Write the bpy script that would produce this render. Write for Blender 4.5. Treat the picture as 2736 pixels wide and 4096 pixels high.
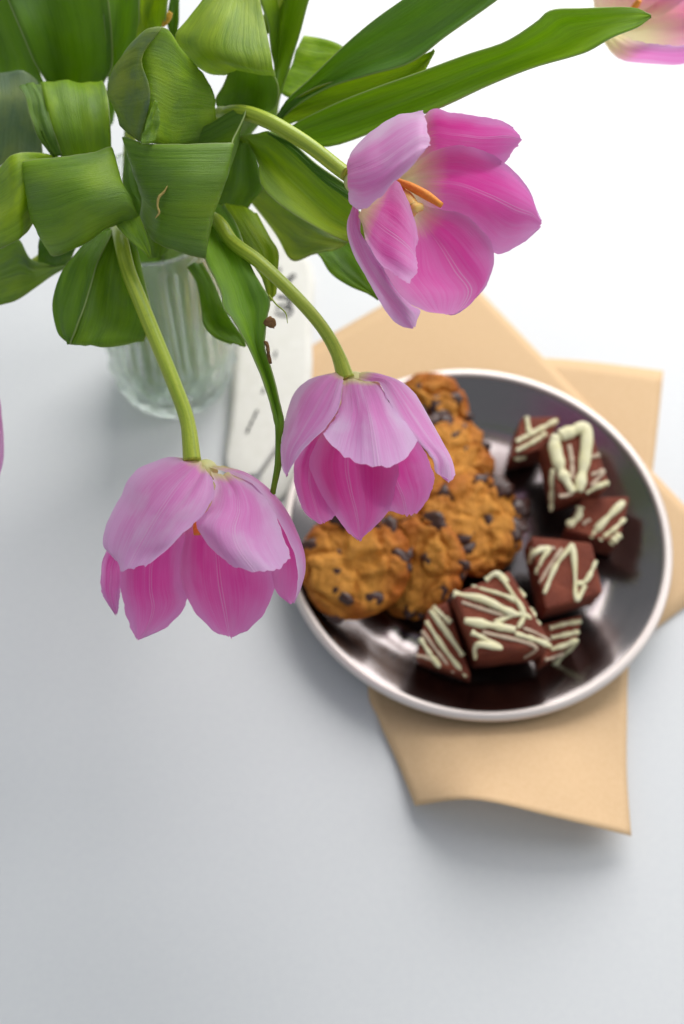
import bpy, bmesh, math, random
import numpy as np
from mathutils import Vector, Matrix, noise

random.seed(7)
for o in list(bpy.data.objects):
    bpy.data.objects.remove(o)
sc = bpy.context.scene
COL = sc.collection

# ------------------------------------------------------------------ camera
CAM = np.array([-0.08000623, -0.32197299, 0.64592284])
PIT, ROL, LENS = math.radians(62.2675), math.radians(4.03498), 42.0
_f = np.array([0, math.cos(PIT), -math.sin(PIT)])
_r0 = np.array([1.0, 0, 0]); _u0 = np.cross(_r0, _f)
_r = math.cos(ROL) * _r0 + math.sin(ROL) * _u0
_u = -math.sin(ROL) * _r0 + math.cos(ROL) * _u0
cd = bpy.data.cameras.new('camera'); cam = bpy.data.objects.new('camera', cd); COL.objects.link(cam)
cd.sensor_fit = 'HORIZONTAL'; cd.sensor_width = 24; cd.lens = LENS
cd.clip_start = 0.01; cd.clip_end = 100
cd.dof.use_dof = True; cd.dof.focus_distance = 0.492; cd.dof.aperture_fstop = 5.6
cam.matrix_world = Matrix(((_r[0], _u[0], -_f[0], CAM[0]), (_r[1], _u[1], -_f[1], CAM[1]),
                           (_r[2], _u[2], -_f[2], CAM[2]), (0, 0, 0, 1)))
sc.camera = cam

# ------------------------------------------------------------------ light
w = bpy.data.worlds.new('World'); sc.world = w; w.use_nodes = True
bg = w.node_tree.nodes['Background']
bg.inputs[0].default_value = (0.82, 0.92, 1.0, 1); bg.inputs[1].default_value = 0.38

def area(name, loc, target, sx, sy, power, col):
    l = bpy.data.lights.new(name, 'AREA'); l.shape = 'RECTANGLE'; l.size = sx; l.size_y = sy
    l.energy = power; l.color = col
    o = bpy.data.objects.new(name, l); COL.objects.link(o); o.location = loc
    o.rotation_euler = (Vector(target) - Vector(loc)).to_track_quat('-Z', 'Y').to_euler()
    return o
area('window_light', (0.36, 1.28, 1.20), (0.36, 0.0, 1.12), 1.5, 1.65, 40, (1.0, 0.985, 0.97))
area('side_fill_light', (1.4, 0.35, 1.2), (0.0, 0.0, 0.1), 0.8, 1.0, 9, (1.0, 0.985, 0.965))  # weak fill lamp added at right so shadows fall leftward, no known window

vs = sc.view_settings
vs.view_transform = 'Standard'; vs.look = 'None'; vs.exposure = 0.14; vs.gamma = 1.0; vs.use_curve_mapping = False
cy = sc.cycles
cy.use_denoising = True; cy.max_bounces = 14; cy.transmission_bounces = 12; cy.transparent_max_bounces = 16
cy.diffuse_bounces = 5; cy.glossy_bounces = 5; cy.caustics_refractive = True; cy.caustics_reflective = False
cy.sample_clamp_indirect = 6.0; cy.blur_glossy = 0.5

# ------------------------------------------------------------------ helpers
FPX = LENS / 24 * 2736.0
class Z:
    """pixels of a photograph crop -> viewing direction (src pixel of the 2736x4096 frame)"""
    def __init__(s, ox=0, oy=0, k=1.0): s.ox, s.oy, s.k = ox, oy, k
    def D(s, p):
        x = s.ox + p[0] / s.k; y = s.oy + p[1] / s.k
        return _f + (x - 1368) / FPX * _r - (y - 2048) / FPX * _u
    def t(s, p, depth_cm): return CAM + s.D(p) * depth_cm * 0.01
    def z(s, p, z_cm):
        d = s.D(p); return CAM + d * ((z_cm * 0.01 - CAM[2]) / d[2])
OV = Z(0, 0, 1568 / 2736)

def cr(P, m):
    P = np.asarray(P, float); n = len(P)
    if n == 2:
        s = np.linspace(0, 1, m)[:, None]; return P[0] * (1 - s) + P[1] * s
    Q = np.concatenate([(2 * P[0] - P[1])[None], P, (2 * P[-1] - P[-2])[None]])
    s = np.linspace(0, n - 1, m); i = np.minimum(s.astype(int), n - 2); f = (s - i).reshape((-1,) + (1,) * (P.ndim - 1))
    a, b, c, d = Q[i], Q[i + 1], Q[i + 2], Q[i + 3]
    return 0.5 * (2 * b + (c - a) * f + (2 * a - 5 * b + 4 * c - d) * f ** 2 + (3 * b - a - 3 * c + d) * f ** 3)

def empty(name, loc, label=None, cat=None, group=None):
    o = bpy.data.objects.new(name, None); o.empty_display_size = 0.02; COL.objects.link(o)
    o.location = tuple(loc); tag(o, label, cat, group); return o
def tag(o, label=None, cat=None, group=None, kind=None):
    if label: o['label'] = label
    if cat: o['category'] = cat
    if group: o['group'] = group
    if kind: o['kind'] = kind
    return o
def absloc(o):
    v = Vector((0, 0, 0))
    while o: v += o.location; o = o.parent
    return v
def mesh_obj(name, verts, faces, mats, parent=None, uv=None, smooth=True, loc=None):
    """verts in world metres; the object's origin sits at its parent (or loc)"""
    base = absloc(parent) if parent else Vector(loc if loc is not None else (0, 0, 0))
    me = bpy.data.meshes.new(name)
    b = np.array(base[:]); me.from_pydata([tuple(v) for v in (np.asarray(verts) - b)], [], faces)
    for m in (mats if isinstance(mats, (list, tuple)) else [mats]): me.materials.append(m)
    if uv is not None:
        l = me.uv_layers.new(name='UVMap')
        idx = np.empty(len(me.loops), dtype=np.int32); me.loops.foreach_get('vertex_index', idx)
        l.data.foreach_set('uv', np.asarray(uv, dtype=np.float32)[idx].ravel())
    if smooth: me.polygons.foreach_set('use_smooth', [True] * len(me.polygons))
    me.update()
    o = bpy.data.objects.new(name, me); COL.objects.link(o)
    if parent: o.parent = parent
    else: o.location = base
    return o
def grid_faces(nv, nu, flip=False, closed=False):
    F = []
    for j in range(nv - 1):
        for i in range(nu if closed else nu - 1):
            k = (i + 1) % nu
            a, b, c, d = j * nu + i, j * nu + k, (j + 1) * nu + k, (j + 1) * nu + i
            F.append((a, d, c, b) if flip else (a, b, c, d))
    return F
def tube(pts, rad, n=10, m=None, cap=True):
    P = cr(pts, m or max(12, 6 * len(pts))); rad = np.atleast_1d(np.asarray(rad, float))
    R = np.interp(np.linspace(0, 1, len(P)), np.linspace(0, 1, len(rad)), rad)
    V = []; up = np.array([0.13, 0.21, 0.97])
    for j in range(len(P)):
        tan = P[min(j + 1, len(P) - 1)] - P[max(j - 1, 0)]; tan /= np.linalg.norm(tan) + 1e-12
        a = up - tan * (up @ tan); a /= np.linalg.norm(a) + 1e-9; b = np.cross(tan, a); up = a
        for i in range(n):
            th = 2 * math.pi * i / n; V.append(P[j] + R[j] * (math.cos(th) * a + math.sin(th) * b))
    F = grid_faces(len(P), n, closed=True)
    if cap:
        V += [P[0] - 0 * P[0], P[-1]]
        F += [(i, (i + 1) % n, len(V) - 2)[::-1] for i in range(n)]
        o = (len(P) - 1) * n; F += [(o + i, o + (i + 1) % n, len(V) - 1) for i in range(n)]
    uv = [(i / n, j / (len(P) - 1)) for j in range(len(P)) for i in range(n)] + [(0, 0), (0, 1)] * (1 if cap else 0)
    return np.array(V), F, uv[:len(V)]
def loft(name, rows, zz, mat, parent, T0=None, nu=15, nv=28, thick=0.0006, flip=False, jag=0.0, rip=0.0, seed=0,
         color=None, mode='t', vr=(0, 1)):
    """rows of (px, py, d): d = cm nearer than T0 (petals), depth in cm (leaves) or height in cm (mode z)"""
    R = []
    for row in rows:
        q = []
        for p in row:
            if mode == 'z': q.append(zz.z(p, p[2]))
            else: q.append(zz.t(p, (T0 - p[2]) if T0 is not None else p[2]))
        R.append(cr(q, nu))
    G = cr(np.array(R), nv)                     # nv, nu, 3
    du = np.gradient(G, axis=1); dv = np.gradient(G, axis=0)
    N = np.cross(du, dv); N /= np.linalg.norm(N, axis=2, keepdims=True) + 1e-12
    if rip or jag:
        for j in range(nv):
            for i in range(nu):
                u = i / (nu - 1); v = j / (nv - 1)
                if rip:
                    G[j, i] += N[j, i] * rip * (1.5 * noise.noise((u * 2.2 + seed, v * 2.6, seed * 2.9)) + noise.noise((u * 5 + seed, v * 1.6, seed * 1.7)) + 0.6 * noise.noise((u * 16 + seed, v * 2.2, seed * .7)))
                if jag:
                    e = max(0, (v - .86) / .14)
                    h = noise.noise((u * 14, seed * 3.1, 2.0)) + .7 * noise.noise((u * 37, seed * 1.3, 5.0))
                    d = dv[j, i] / (np.linalg.norm(dv[j, i]) + 1e-9); G[j, i] += d * jag * h * e
                    e2 = max(0, (abs(u - .5) - .40) / .10) * math.copysign(1, u - .5)
                    h = noise.noise((v * 12, seed * 2.1, 9.0)) + .7 * noise.noise((v * 33, seed * 4.3, 7.0))
                    d = du[j, i] / (np.linalg.norm(du[j, i]) + 1e-9); G[j, i] += d * jag * .6 * h * e2
    if flip in ('in', 'out'):                   # which side of a petal is turned to the viewer
        tow = ((CAM - G) * N).sum() > 0; flip = (tow != (flip == 'out'))
    V = G.reshape(-1, 3)
    uv = [(i / (nu - 1), vr[0] + (vr[1] - vr[0]) * j / (nv - 1)) for j in range(nv) for i in range(nu)]
    o = mesh_obj(name, V, grid_faces(nv, nu, flip), mat, parent, uv)
    if thick: md = o.modifiers.new('thickness', 'SOLIDIFY'); md.thickness = thick; md.offset = -1.0
    if color: o.color = (*color, 1)
    return o

# ------------------------------------------------------------------ materials
class NT:
    def __init__(s, name):
        s.m = bpy.data.materials.new(name); s.m.use_nodes = True; s.t = s.m.node_tree; s.t.nodes.clear()
        s.out = s.n('ShaderNodeOutputMaterial')
    def n(s, ty, **kw):
        x = s.t.nodes.new(ty)
        for k, v in kw.items(): setattr(x, k, v)
        return x
    def l(s, a, b): s.t.links.new(a, b)
    def put(s, sock, v):
        if hasattr(v, 'is_linked') or hasattr(v, 'links'): s.l(v, sock)
        else: sock.default_value = v
    def math(s, op, a, b=0.0, c=None, clamp=False):
        x = s.n('ShaderNodeMath', operation=op); x.use_clamp = clamp
        s.put(x.inputs[0], a); s.put(x.inputs[1], b)
        if c is not None: s.put(x.inputs[2], c)
        return x.outputs[0]
    def mix(s, f, a, b, mode='MIX'):
        x = s.n('ShaderNodeMix', data_type='RGBA', blend_type=mode)
        s.put(x.inputs[0], f); s.put(x.inputs[6], a); s.put(x.inputs[7], b); return x.outputs[2]
    def ramp(s, f, stops, interp='LINEAR'):
        x = s.n('ShaderNodeValToRGB'); x.color_ramp.interpolation = interp
        e = x.color_ramp.elements
        while len(e) < len(stops): e.new(0.5)
        for k, (p, c) in enumerate(stops):
            e[k].position = p; e[k].color = (*c, 1) if len(c) == 3 else c
        s.put(x.inputs[0], f); return x.outputs[0]
    def noise(s, vec, scale, detail=3, rough=.55, dist=0):
        x = s.n('ShaderNodeTexNoise'); s.put(x.inputs['Vector'], vec)
        x.inputs['Scale'].default_value = scale; x.inputs['Detail'].default_value = detail
        x.inputs['Roughness'].default_value = rough; x.inputs['Distortion'].default_value = dist
        return x.outputs['Fac']
    def map(s, vec, scale):
        x = s.n('ShaderNodeMapping'); s.l(vec, x.inputs[0]); x.inputs['Scale'].default_value = scale; return x.outputs[0]
    def bump(s, h, strength, dist):
        x = s.n('ShaderNodeBump'); x.inputs['Strength'].default_value = strength; x.inputs['Distance'].default_value = dist
        s.l(h, x.inputs['Height']); return x.outputs[0]
    def bsdf(s, col, rough=.5, metal=0., spec=.5, normal=None, **kw):
        p = s.n('ShaderNodeBsdfPrincipled'); s.put(p.inputs['Base Color'], col); s.put(p.inputs['Roughness'], rough)
        p.inputs['Metallic'].default_value = metal; p.inputs['Specular IOR Level'].default_value = spec
        if normal is not None: s.l(normal, p.inputs['Normal'])
        for k, v in kw.items(): s.put(p.inputs[k.replace('_', ' ')], v)
        return p.outputs[0]
    def done(s, sh): s.l(sh, s.out.inputs[0]); return s.m
    def mixsh(s, f, a, b):
        x = s.n('ShaderNodeMixShader'); s.put(x.inputs[0], f); s.l(a, x.inputs[1]); s.l(b, x.inputs[2]); return x.outputs[0]
def rgb(c): return (*c, 1)

def petal_mat(name):
    k = NT(name); uv = k.n('ShaderNodeUVMap').outputs[0]
    sx = k.n('ShaderNodeSeparateXYZ'); k.l(uv, sx.inputs[0]); u, v = sx.outputs[0], sx.outputs[1]
    side = k.n('ShaderNodeNewGeometry').outputs['Backfacing']          # 0 outside of the petal, 1 inside
    rnd = k.n('ShaderNodeObjectInfo').outputs['Random']
    off = k.n('ShaderNodeCombineXYZ'); k.l(k.math('MULTIPLY', rnd, 37.0), off.inputs[2]); k.l(k.math('MULTIPLY', rnd, 11.0), off.inputs[0])
    va = k.n('ShaderNodeVectorMath', operation='ADD'); k.l(uv, va.inputs[0]); k.l(off.outputs[0], va.inputs[1])
    st = k.noise(k.map(va.outputs[0], (60, 2.0, 1)), 1.0, 6, .68)
    st2 = k.noise(k.map(va.outputs[0], (14, 1.3, 1)), 1.0, 3, .5)
    big = k.noise(k.map(va.outputs[0], (3.4, 2.6, 1)), 1.0, 3, .5)
    vv = k.math('ADD', v, k.math('MULTIPLY', k.math('SUBTRACT', st, .5), .26))
    vv = k.math('ADD', vv, k.math('MULTIPLY', k.math('SUBTRACT', big, .5), .30))
    d = k.math('ABSOLUTE', k.math('SUBTRACT', u, .5))
    vb = k.math('ADD', v, k.math('MULTIPLY', k.math('SUBTRACT', st, .5), .16))
    def face(base, mid, tip, edge, streak, amt, b0, b1, pale):
        c = k.ramp(vv, [(0.0, mid), (0.45, mid), (1.0, tip)])
        c = k.mix(k.ramp(k.math('ADD', k.math('MULTIPLY', d, 2.0), k.math('MULTIPLY', k.math('SUBTRACT', big, .5), .5)), [(.45, (0, 0, 0)), (1.0, (.85, .85, .85))]), c, rgb(edge))
        c = k.mix(k.math('MULTIPLY', k.ramp(st, [(.45, (0, 0, 0)), (.75, (1, 1, 1))]), amt), c, rgb(streak))
        c = k.mix(k.math('MULTIPLY', k.ramp(st2, [(.50, (0, 0, 0)), (.74, (1, 1, 1))]), amt * .7), c, rgb(edge))
        c = k.mix(k.math('MULTIPLY', k.ramp(big, [(.50, (0, 0, 0)), (.70, (1, 1, 1))]), pale), c, rgb((.80, .66, .82)))
        return k.mix(k.ramp(vb, [(b0, (1, 1, 1)), (b1, (0, 0, 0))]), c, rgb(base))
    co = face((.80, .74, .40), (.77, .26, .62), (.77, .45, .74), (.81, .58, .82), (.83, .62, .83), .42, .02, .12, .38)
    ci = face((.84, .78, .46), (.82, .115, .50), (.83, .37, .70), (.80, .43, .73), (.83, .38, .69), .34, .07, .27, .12)
    c = k.mix(side, co, ci)
    r1 = k.math('SUBTRACT', 1.0, k.math('MULTIPLY', k.math('ABSOLUTE', k.math('SUBTRACT', d, .016)), 105.0), clamp=True)
    r1 = k.math('MULTIPLY', r1, k.ramp(v, [(.15, (0, 0, 0)), (.5, (1, 1, 1))]))
    c = k.mix(k.math('MULTIPLY', r1, .5), c, rgb((.84, .66, .82)))
    bh = k.math('ADD', k.math('ADD', k.math('MULTIPLY', st, .7), k.math('MULTIPLY', r1, .5)), k.math('MULTIPLY', st2, .9))
    nm = k.bump(bh, .38, .0007)
    p = k.bsdf(c, .46, spec=.26, normal=nm, Sheen_Weight=.12)
    t = k.n('ShaderNodeBsdfTranslucent'); k.l(k.mix(.55, c, k.mix(1.0, c, c, 'MULTIPLY')), t.inputs[0]); k.l(nm, t.inputs[1])
    return k.done(k.mixsh(.45, p, t.outputs[0]))
M = {}
M['petal'] = petal_mat('tulip_petal')

def leaf_mat(name, glauc=.35):
    k = NT(name); uv = k.n('ShaderNodeUVMap').outputs[0]
    oi = k.n('ShaderNodeObjectInfo'); base = k.mix(1.0, oi.outputs['Color'], rgb((4.0, 3.05, 1.15)), 'MULTIPLY')
    sx = k.n('ShaderNodeSeparateXYZ'); k.l(uv, sx.inputs[0]); u = sx.outputs[0]
    off = k.n('ShaderNodeCombineXYZ'); k.l(k.math('MULTIPLY', oi.outputs['Random'], 53.0), off.inputs[2])
    va = k.n('ShaderNodeVectorMath', operation='ADD'); k.l(uv, va.inputs[0]); k.l(off.outputs[0], va.inputs[1])
    vein = k.noise(k.map(va.outputs[0], (46, 1.6, 1)), 1.0, 6, .75)
    vein2 = k.noise(k.map(va.outputs[0], (28, .8, 1)), 1.0, 2, .5)
    big = k.noise(k.map(va.outputs[0], (3, 3, 1)), 1.0, 4, .6)
    fine = k.noise(k.map(va.outputs[0], (70, 26, 1)), 1.0, 4, .7)
    dark = k.mix(1.0, base, rgb((.50, .60, .42)), 'MULTIPLY')
    lite = k.mix(.28, base, rgb((.36, .46, .14)))
    c = k.mix(k.ramp(vein, [(.35, (0, 0, 0)), (.65, (1, 1, 1))]), dark, base)
    c = k.mix(k.math('MULTIPLY', k.ramp(vein2, [(.42, (0, 0, 0)), (.80, (1, 1, 1))]), .45), c, lite)
    c = k.mix(k.math('MULTIPLY', k.ramp(big, [(.42, (0, 0, 0)), (.70, (1, 1, 1))]), glauc), c, rgb((.17, .25, .16)))
    c = k.mix(k.math('MULTIPLY', k.ramp(fine, [(.50, (0, 0, 0)), (.72, (1, 1, 1))]), .45), c, dark)
    b2 = k.noise(k.map(va.outputs[0], (2.2, 1.7, 1)), 1.3, 3, .55)
    c = k.mix(k.math('MULTIPLY', k.ramp(b2, [(.46, (0, 0, 0)), (.68, (1, 1, 1))]), .55), c, k.mix(1.0, base, rgb((1.45, 1.25, .6)), 'MULTIPLY'))
    d = k.math('ABSOLUTE', k.math('SUBTRACT', u, .5))
    e = k.math('MULTIPLY', k.math('SUBTRACT', d, .488), 90.0, clamp=True)
    c = k.mix(k.math('MULTIPLY', e, .75), c, rgb((.45, .52, .22)))
    h = k.math('ADD', k.math('ADD', k.math('ADD', vein, k.math('MULTIPLY', fine, .5)), k.math('MULTIPLY', big, .8)), k.math('MULTIPLY', vein2, .5))
    nm = k.bump(h, .55, .0007)
    p = k.bsdf(c, k.math('ADD', .27, k.math('MULTIPLY', big, .28)), spec=.5, normal=nm)
    t = k.n('ShaderNodeBsdfTranslucent'); k.l(k.mix(.55, c, rgb((.46, .60, .02))), t.inputs[0]); k.l(nm, t.inputs[1])
    return k.done(k.mixsh(.45, p, t.outputs[0]))
M['leaf'] = leaf_mat('leaf_green'); M['leaf_grey'] = leaf_mat('leaf_waxy', .95)

def simple(name, col, rough=.5, spec=.5, metal=0, nscale=0, nb=0., col2=None, ndist=.001):
    k = NT(name); c = rgb(col); nm = None
    if nscale:
        co = k.n('ShaderNodeTexCoord').outputs['Object']; nz = k.noise(co, nscale, 6, .6)
        if col2: c = k.mix(k.ramp(nz, [(.35, (0, 0, 0)), (.68, (1, 1, 1))]), rgb(col), rgb(col2))
        if nb: nm = k.bump(nz, nb, ndist)
    return k.done(k.bsdf(c, rough, metal, spec, nm))
M['table'] = simple('white_tabletop', (.735, .735, .74), .42, .35, nscale=260, nb=.02, col2=(.755, .755, .755), ndist=.0003)
M['kraft'] = simple('kraft_paper', (.71, .475, .265), .72, .22, nscale=420, nb=.2, col2=(.745, .51, .295), ndist=.0006)
M['card'] = simple('cream_card', (.74, .71, .64), .55, .3, nscale=120, nb=.05, col2=(.79, .76, .70))
M['ink'] = simple('black_ink', (.02, .02, .022), .6, .2)
M['anther'] = simple('anther_orange', (.80, .26, .03), .6, .3, nscale=900, nb=.4, col2=(.85, .38, .06), ndist=.0004)
M['pistil'] = simple('pistil_yellow', (.80, .50, .10), .5, .3, nscale=500, nb=.2, col2=(.78, .60, .22))
M['brown'] = simple('withered_brown', (.16, .075, .03), .8, .2, nscale=600, nb=.6, col2=(.30, .17, .06))
M['pale'] = simple('receptacle_pale', (.70, .66, .28), .5, .3, nscale=300, nb=.1, col2=(.62, .62, .30))
M['brown_line'] = simple('leaf_scar_tan', (.50, .38, .12), .7, .2, nscale=700, nb=.4, col2=(.36, .26, .07))
M['orange_tip'] = simple('withered_orange', (.65, .30, .03), .6, .3, nscale=500, nb=.3, col2=(.75, .45, .07))
def stem_mat():
    k = NT('stem_green'); uv = k.n('ShaderNodeUVMap').outputs[0]
    st = k.noise(k.map(uv, (12, 3, 1)), 1.0, 4, .6)
    co = k.n('ShaderNodeTexCoord').outputs['Object']; b = k.noise(co, 900, 4, .6)
    c = k.mix(k.ramp(st, [(.35, (0, 0, 0)), (.65, (1, 1, 1))]), rgb((.27, .38, .025)), rgb((.50, .58, .06)))
    c = k.mix(k.math('MULTIPLY', k.ramp(b, [(.5, (0, 0, 0)), (.75, (1, 1, 1))]), .35), c, rgb((.16, .22, .03)))
    return k.done(k.bsdf(c, .38, spec=.45, normal=k.bump(st, .15, .0005), Subsurface_Weight=.0))
M['stem'] = stem_mat()
def steel():
    k = NT('polished_steel'); co = k.n('ShaderNodeTexCoord').outputs['Object']
    nz = k.noise(co, 60, 3, .5); g = k.noise(co, 900, 2, .5)
    r = k.math('ADD', .13, k.math('MULTIPLY', nz, .08))
    return k.done(k.bsdf(rgb((.25, .222, .218)), r, 1.0, .5, k.bump(g, .012, .0002)))
M['steel'] = steel()
M['rim'] = simple('satin_rim', (.70, .62, .58), .38, .5, metal=.45, nscale=300, nb=.02)
def cookie_mat():
    k = NT('cookie_dough'); co = k.n('ShaderNodeTexCoord').outputs['Object']
    at = k.n('ShaderNodeAttribute'); at.attribute_name = 'toast'
    a = k.noise(co, 75, 4, .6); b = k.noise(co, 380, 6, .7)
    c = k.mix(k.ramp(k.math('ADD', at.outputs['Fac'], k.math('MULTIPLY', k.math('SUBTRACT', a, .5), .9)), [(.05, (0, 0, 0)), (.75, (1, 1, 1))]), rgb((.68, .285, .038)), rgb((.44, .115, .007)))
    c = k.mix(k.math('MULTIPLY', k.ramp(b, [(.48, (0, 0, 0)), (.72, (1, 1, 1))]), .55), c, rgb((.27, .080, .012)))
    return k.done(k.bsdf(c, .6, spec=.32, normal=k.bump(b, .7, .0022)))
M['cookie'] = cookie_mat()
M['chip'] = simple('dark_chocolate', (.035, .012, .008), .35, .5, nscale=300, nb=.3, col2=(.075, .026, .018))
def brownie_mat():
    k = NT('chocolate_brownie'); co = k.n('ShaderNodeTexCoord').outputs['Object']
    a = k.noise(co, 90, 4, .6); b = k.noise(co, 600, 5, .7)
    c = k.mix(k.ramp(a, [(.35, (0, 0, 0)), (.7, (1, 1, 1))]), rgb((.175, .033, .016)), rgb((.30, .070, .034)))
    return k.done(k.bsdf(c, .58, spec=.30, normal=k.bump(b, .8, .0022)))
M['brownie'] = brownie_mat()
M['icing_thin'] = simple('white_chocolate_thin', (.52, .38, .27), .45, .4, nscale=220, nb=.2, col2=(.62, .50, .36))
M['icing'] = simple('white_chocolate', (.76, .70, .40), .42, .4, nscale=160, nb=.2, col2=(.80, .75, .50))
def glass():
    k = NT('ribbed_glass')
    g = k.n('ShaderNodeBsdfGlass'); g.inputs['IOR'].default_value = 1.46; g.inputs['Roughness'].default_value = .02
    g.inputs[0].default_value = (.985, 1.0, .99, 1)
    t = k.n('ShaderNodeBsdfTransparent'); t.inputs[0].default_value = (.985, 1.0, .99, 1)
    d = k.n('ShaderNodeBsdfTranslucent'); d.inputs[0].default_value = (.85, .9, .86, 1)
    s = k.mixsh(.30, g.outputs[0], t.outputs[0])
    return k.done(k.mixsh(.05, s, d.outputs[0]))
M['glass'] = glass()
def water():
    k = NT('vase_water')
    g = k.n('ShaderNodeBsdfRefraction'); g.inputs['IOR'].default_value = 1.12; g.inputs[0].default_value = (.93, .97, .93, 1)
    t = k.n('ShaderNodeBsdfTransparent'); t.inputs[0].default_value = (.93, .97, .93, 1)
    return k.done(k.mixsh(.6, g.outputs[0], t.outputs[0]))
M['water'] = water()

# ------------------------------------------------------------------ setting
S = 3.0
tt = mesh_obj('tabletop', [(-S, -S, -.03), (S, -S, -.03), (S, S, -.03), (-S, S, -.03), (-S, -S, 0), (S, -S, 0), (S, S, 0), (-S, S, 0)],
              [(4, 5, 6, 7), (3, 2, 1, 0), (0, 1, 5, 4), (1, 2, 6, 5), (2, 3, 7, 6), (3, 0, 4, 7)], M['table'], smooth=False)
tag(tt, 'smooth white tabletop under the vase and plate', kind='structure')

# ------------------------------------------------------------------ kraft paper
def paper_sheet(label, fn, n, m):
    P = np.array([[fn(i / (n - 1), j / (m - 1)) for i in range(n)] for j in range(m)]).reshape(-1, 3)
    o = mesh_obj('kraft_paper', P, grid_faces(m, n), M['kraft'], loc=P.mean(0) * [1, 1, 0])
    md = o.modifiers.new('thickness', 'SOLIDIFY'); md.thickness = .0002
    return tag(o, label, 'paper', 'kraft paper sheets under the plate')
k1 = OV.z((1040, 608), .1); k2 = OV.z((1568, 1160), .1)
e1 = (k2 - k1) / np.linalg.norm(k2 - k1); e2 = np.array([e1[1], -e1[0], 0])
q = OV.z((1540, 1415), .1); L1 = (q - k1) @ e1
W1 = .165
def sheetB(u, v):
    p = k1 + e1 * L1 * u + e2 * W1 * v
    return p + np.array([0, 0, .0011 + .0007 * abs(noise.noise((u * 3, v * 3, 1.0)))])
paper_sheet('brown kraft paper sheet laid diagonally, its corners showing behind the plate and card', sheetB, 30, 30)
A_rows = []
_t = [(925, 795), (1120, 812), (1320, 830), (1521, 850)]
spec = [
    [(925, 800, .06), (1120, 814, .06), (1320, 826, .06), (1521, 850, .08)],
    [(900, 1000, .06), (1110, 1000, .06), (1310, 1030, .06), (1497, 1075, .07)],
    [(870, 1300, .06), (1070, 1300, .06), (1270, 1300, .06), (1462, 1350, .07)],
    [(843, 1560, .12), (1040, 1570, .25), (1250, 1570, .25), (1441, 1530, .15)],
    [(868, 1650, .25), (1050, 1660, 1.0), (1260, 1665, 1.1), (1437, 1650, .5)],
    [(912, 1750, .3), (1080, 1745, 1.9), (1270, 1765, 2.1), (1437, 1790, .9)],
    [(952, 1847, .7), (1090, 1834, 3.1), (1270, 1873, 3.0), (1447, 1917, 1.5)]]
rowsA = np.array([cr([OV.z(p, p[2]) for p in r], 26) for r in spec]); gA = cr(rowsA, 44)
for _j in range(44):
    for _i in range(26):
        gA[_j, _i, 2] += (.0012 if _j > 26 else .0001) * abs(noise.noise((_i * .16, _j * .12, 4.0)) + .5 * noise.noise((_i * .4 + _j * .2, 0, 2.0)))
def sheetA(u, v): return gA[int(round(v * 43)), int(round(u * 25))]
paper_sheet('brown kraft paper strip running under the plate, its free end curling up off the table', sheetA, 26, 44)

# ------------------------------------------------------------------ card
card = empty('note_card', OV.z((620, 800), 0), 'cream printed card with black lettering lying between the vase and the kraft paper', 'card')
loft('card_sheet', [[(545, 500, .5), (560, 485, .5), (590, 475, .5)], [(545, 600, .5), (640, 590, .5), (712, 605, .5)],
     [(540, 740, .5), (630, 740, .55), (714, 740, .5)], [(532, 880, .5), (620, 880, .55), (713, 880, .5)],
     [(524, 980, .45), (590, 985, .5), (665, 975, .5)], [(516, 1050, .4), (560, 1065, .45), (612, 1055, .5)],
     [(525, 1085, .3), (555, 1090, .4), (590, 1086, .45)]], OV, M['card'], card, mode='z', nu=10, nv=24, thick=.0006, flip=True)
loft('card_fold', [[(690, 945, .3), (702, 948, .3), (715, 955, .25)], [(650, 1010, .3), (675, 1025, .3), (700, 1040, .25)],
     [(600, 1085, .3), (630, 1110, .3), (665, 1120, .2)], [(590, 1130, .25), (615, 1140, .2), (640, 1150, .15)]],
     OV, M['card'], card, mode='z', nu=8, nv=10, thick=.0006, flip=True)
def stroke(zz, pts, r):
    V, F, uv = tube([zz.z(p, .56) for p in pts], r * 1.6, 6, 10); V[:, 2] = .0057 + (V[:, 2] - .0056) * .15
    return mesh_obj('lettering', V, F, M['ink'], card)
S1 = Z(850, 780, 2.851); S2 = Z(850, 1350, 3.131)
for pts, r in [([(755, 840), (765, 848), (772, 845)], .0011), ([(860, 975), (900, 935), (940, 910)], .0010), ([(850, 960), (870, 985), (885, 980)], .0008),
               ([(740, 1150), (800, 1170), (850, 1170), (905, 1235)], .0009), ([(730, 1290), (790, 1258), (880, 1262), (905, 1320), (870, 1372), (770, 1372), (722, 1330)], .0007),
               ([(800, 1330), (850, 1300), (890, 1290)], .0006)]: stroke(S1, pts, r)
for a, b in [((430, 1190), (455, 1120)), ((470, 1100), (495, 1040)), ((510, 1020), (535, 960)), ((540, 950), (560, 905)), ((772, 255), (795, 170)), ((620, 700), (640, 640))]:
    stroke(S2, [a, ((a[0] + b[0]) / 2 + 4, (a[1] + b[1]) / 2), b], .0005)

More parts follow.
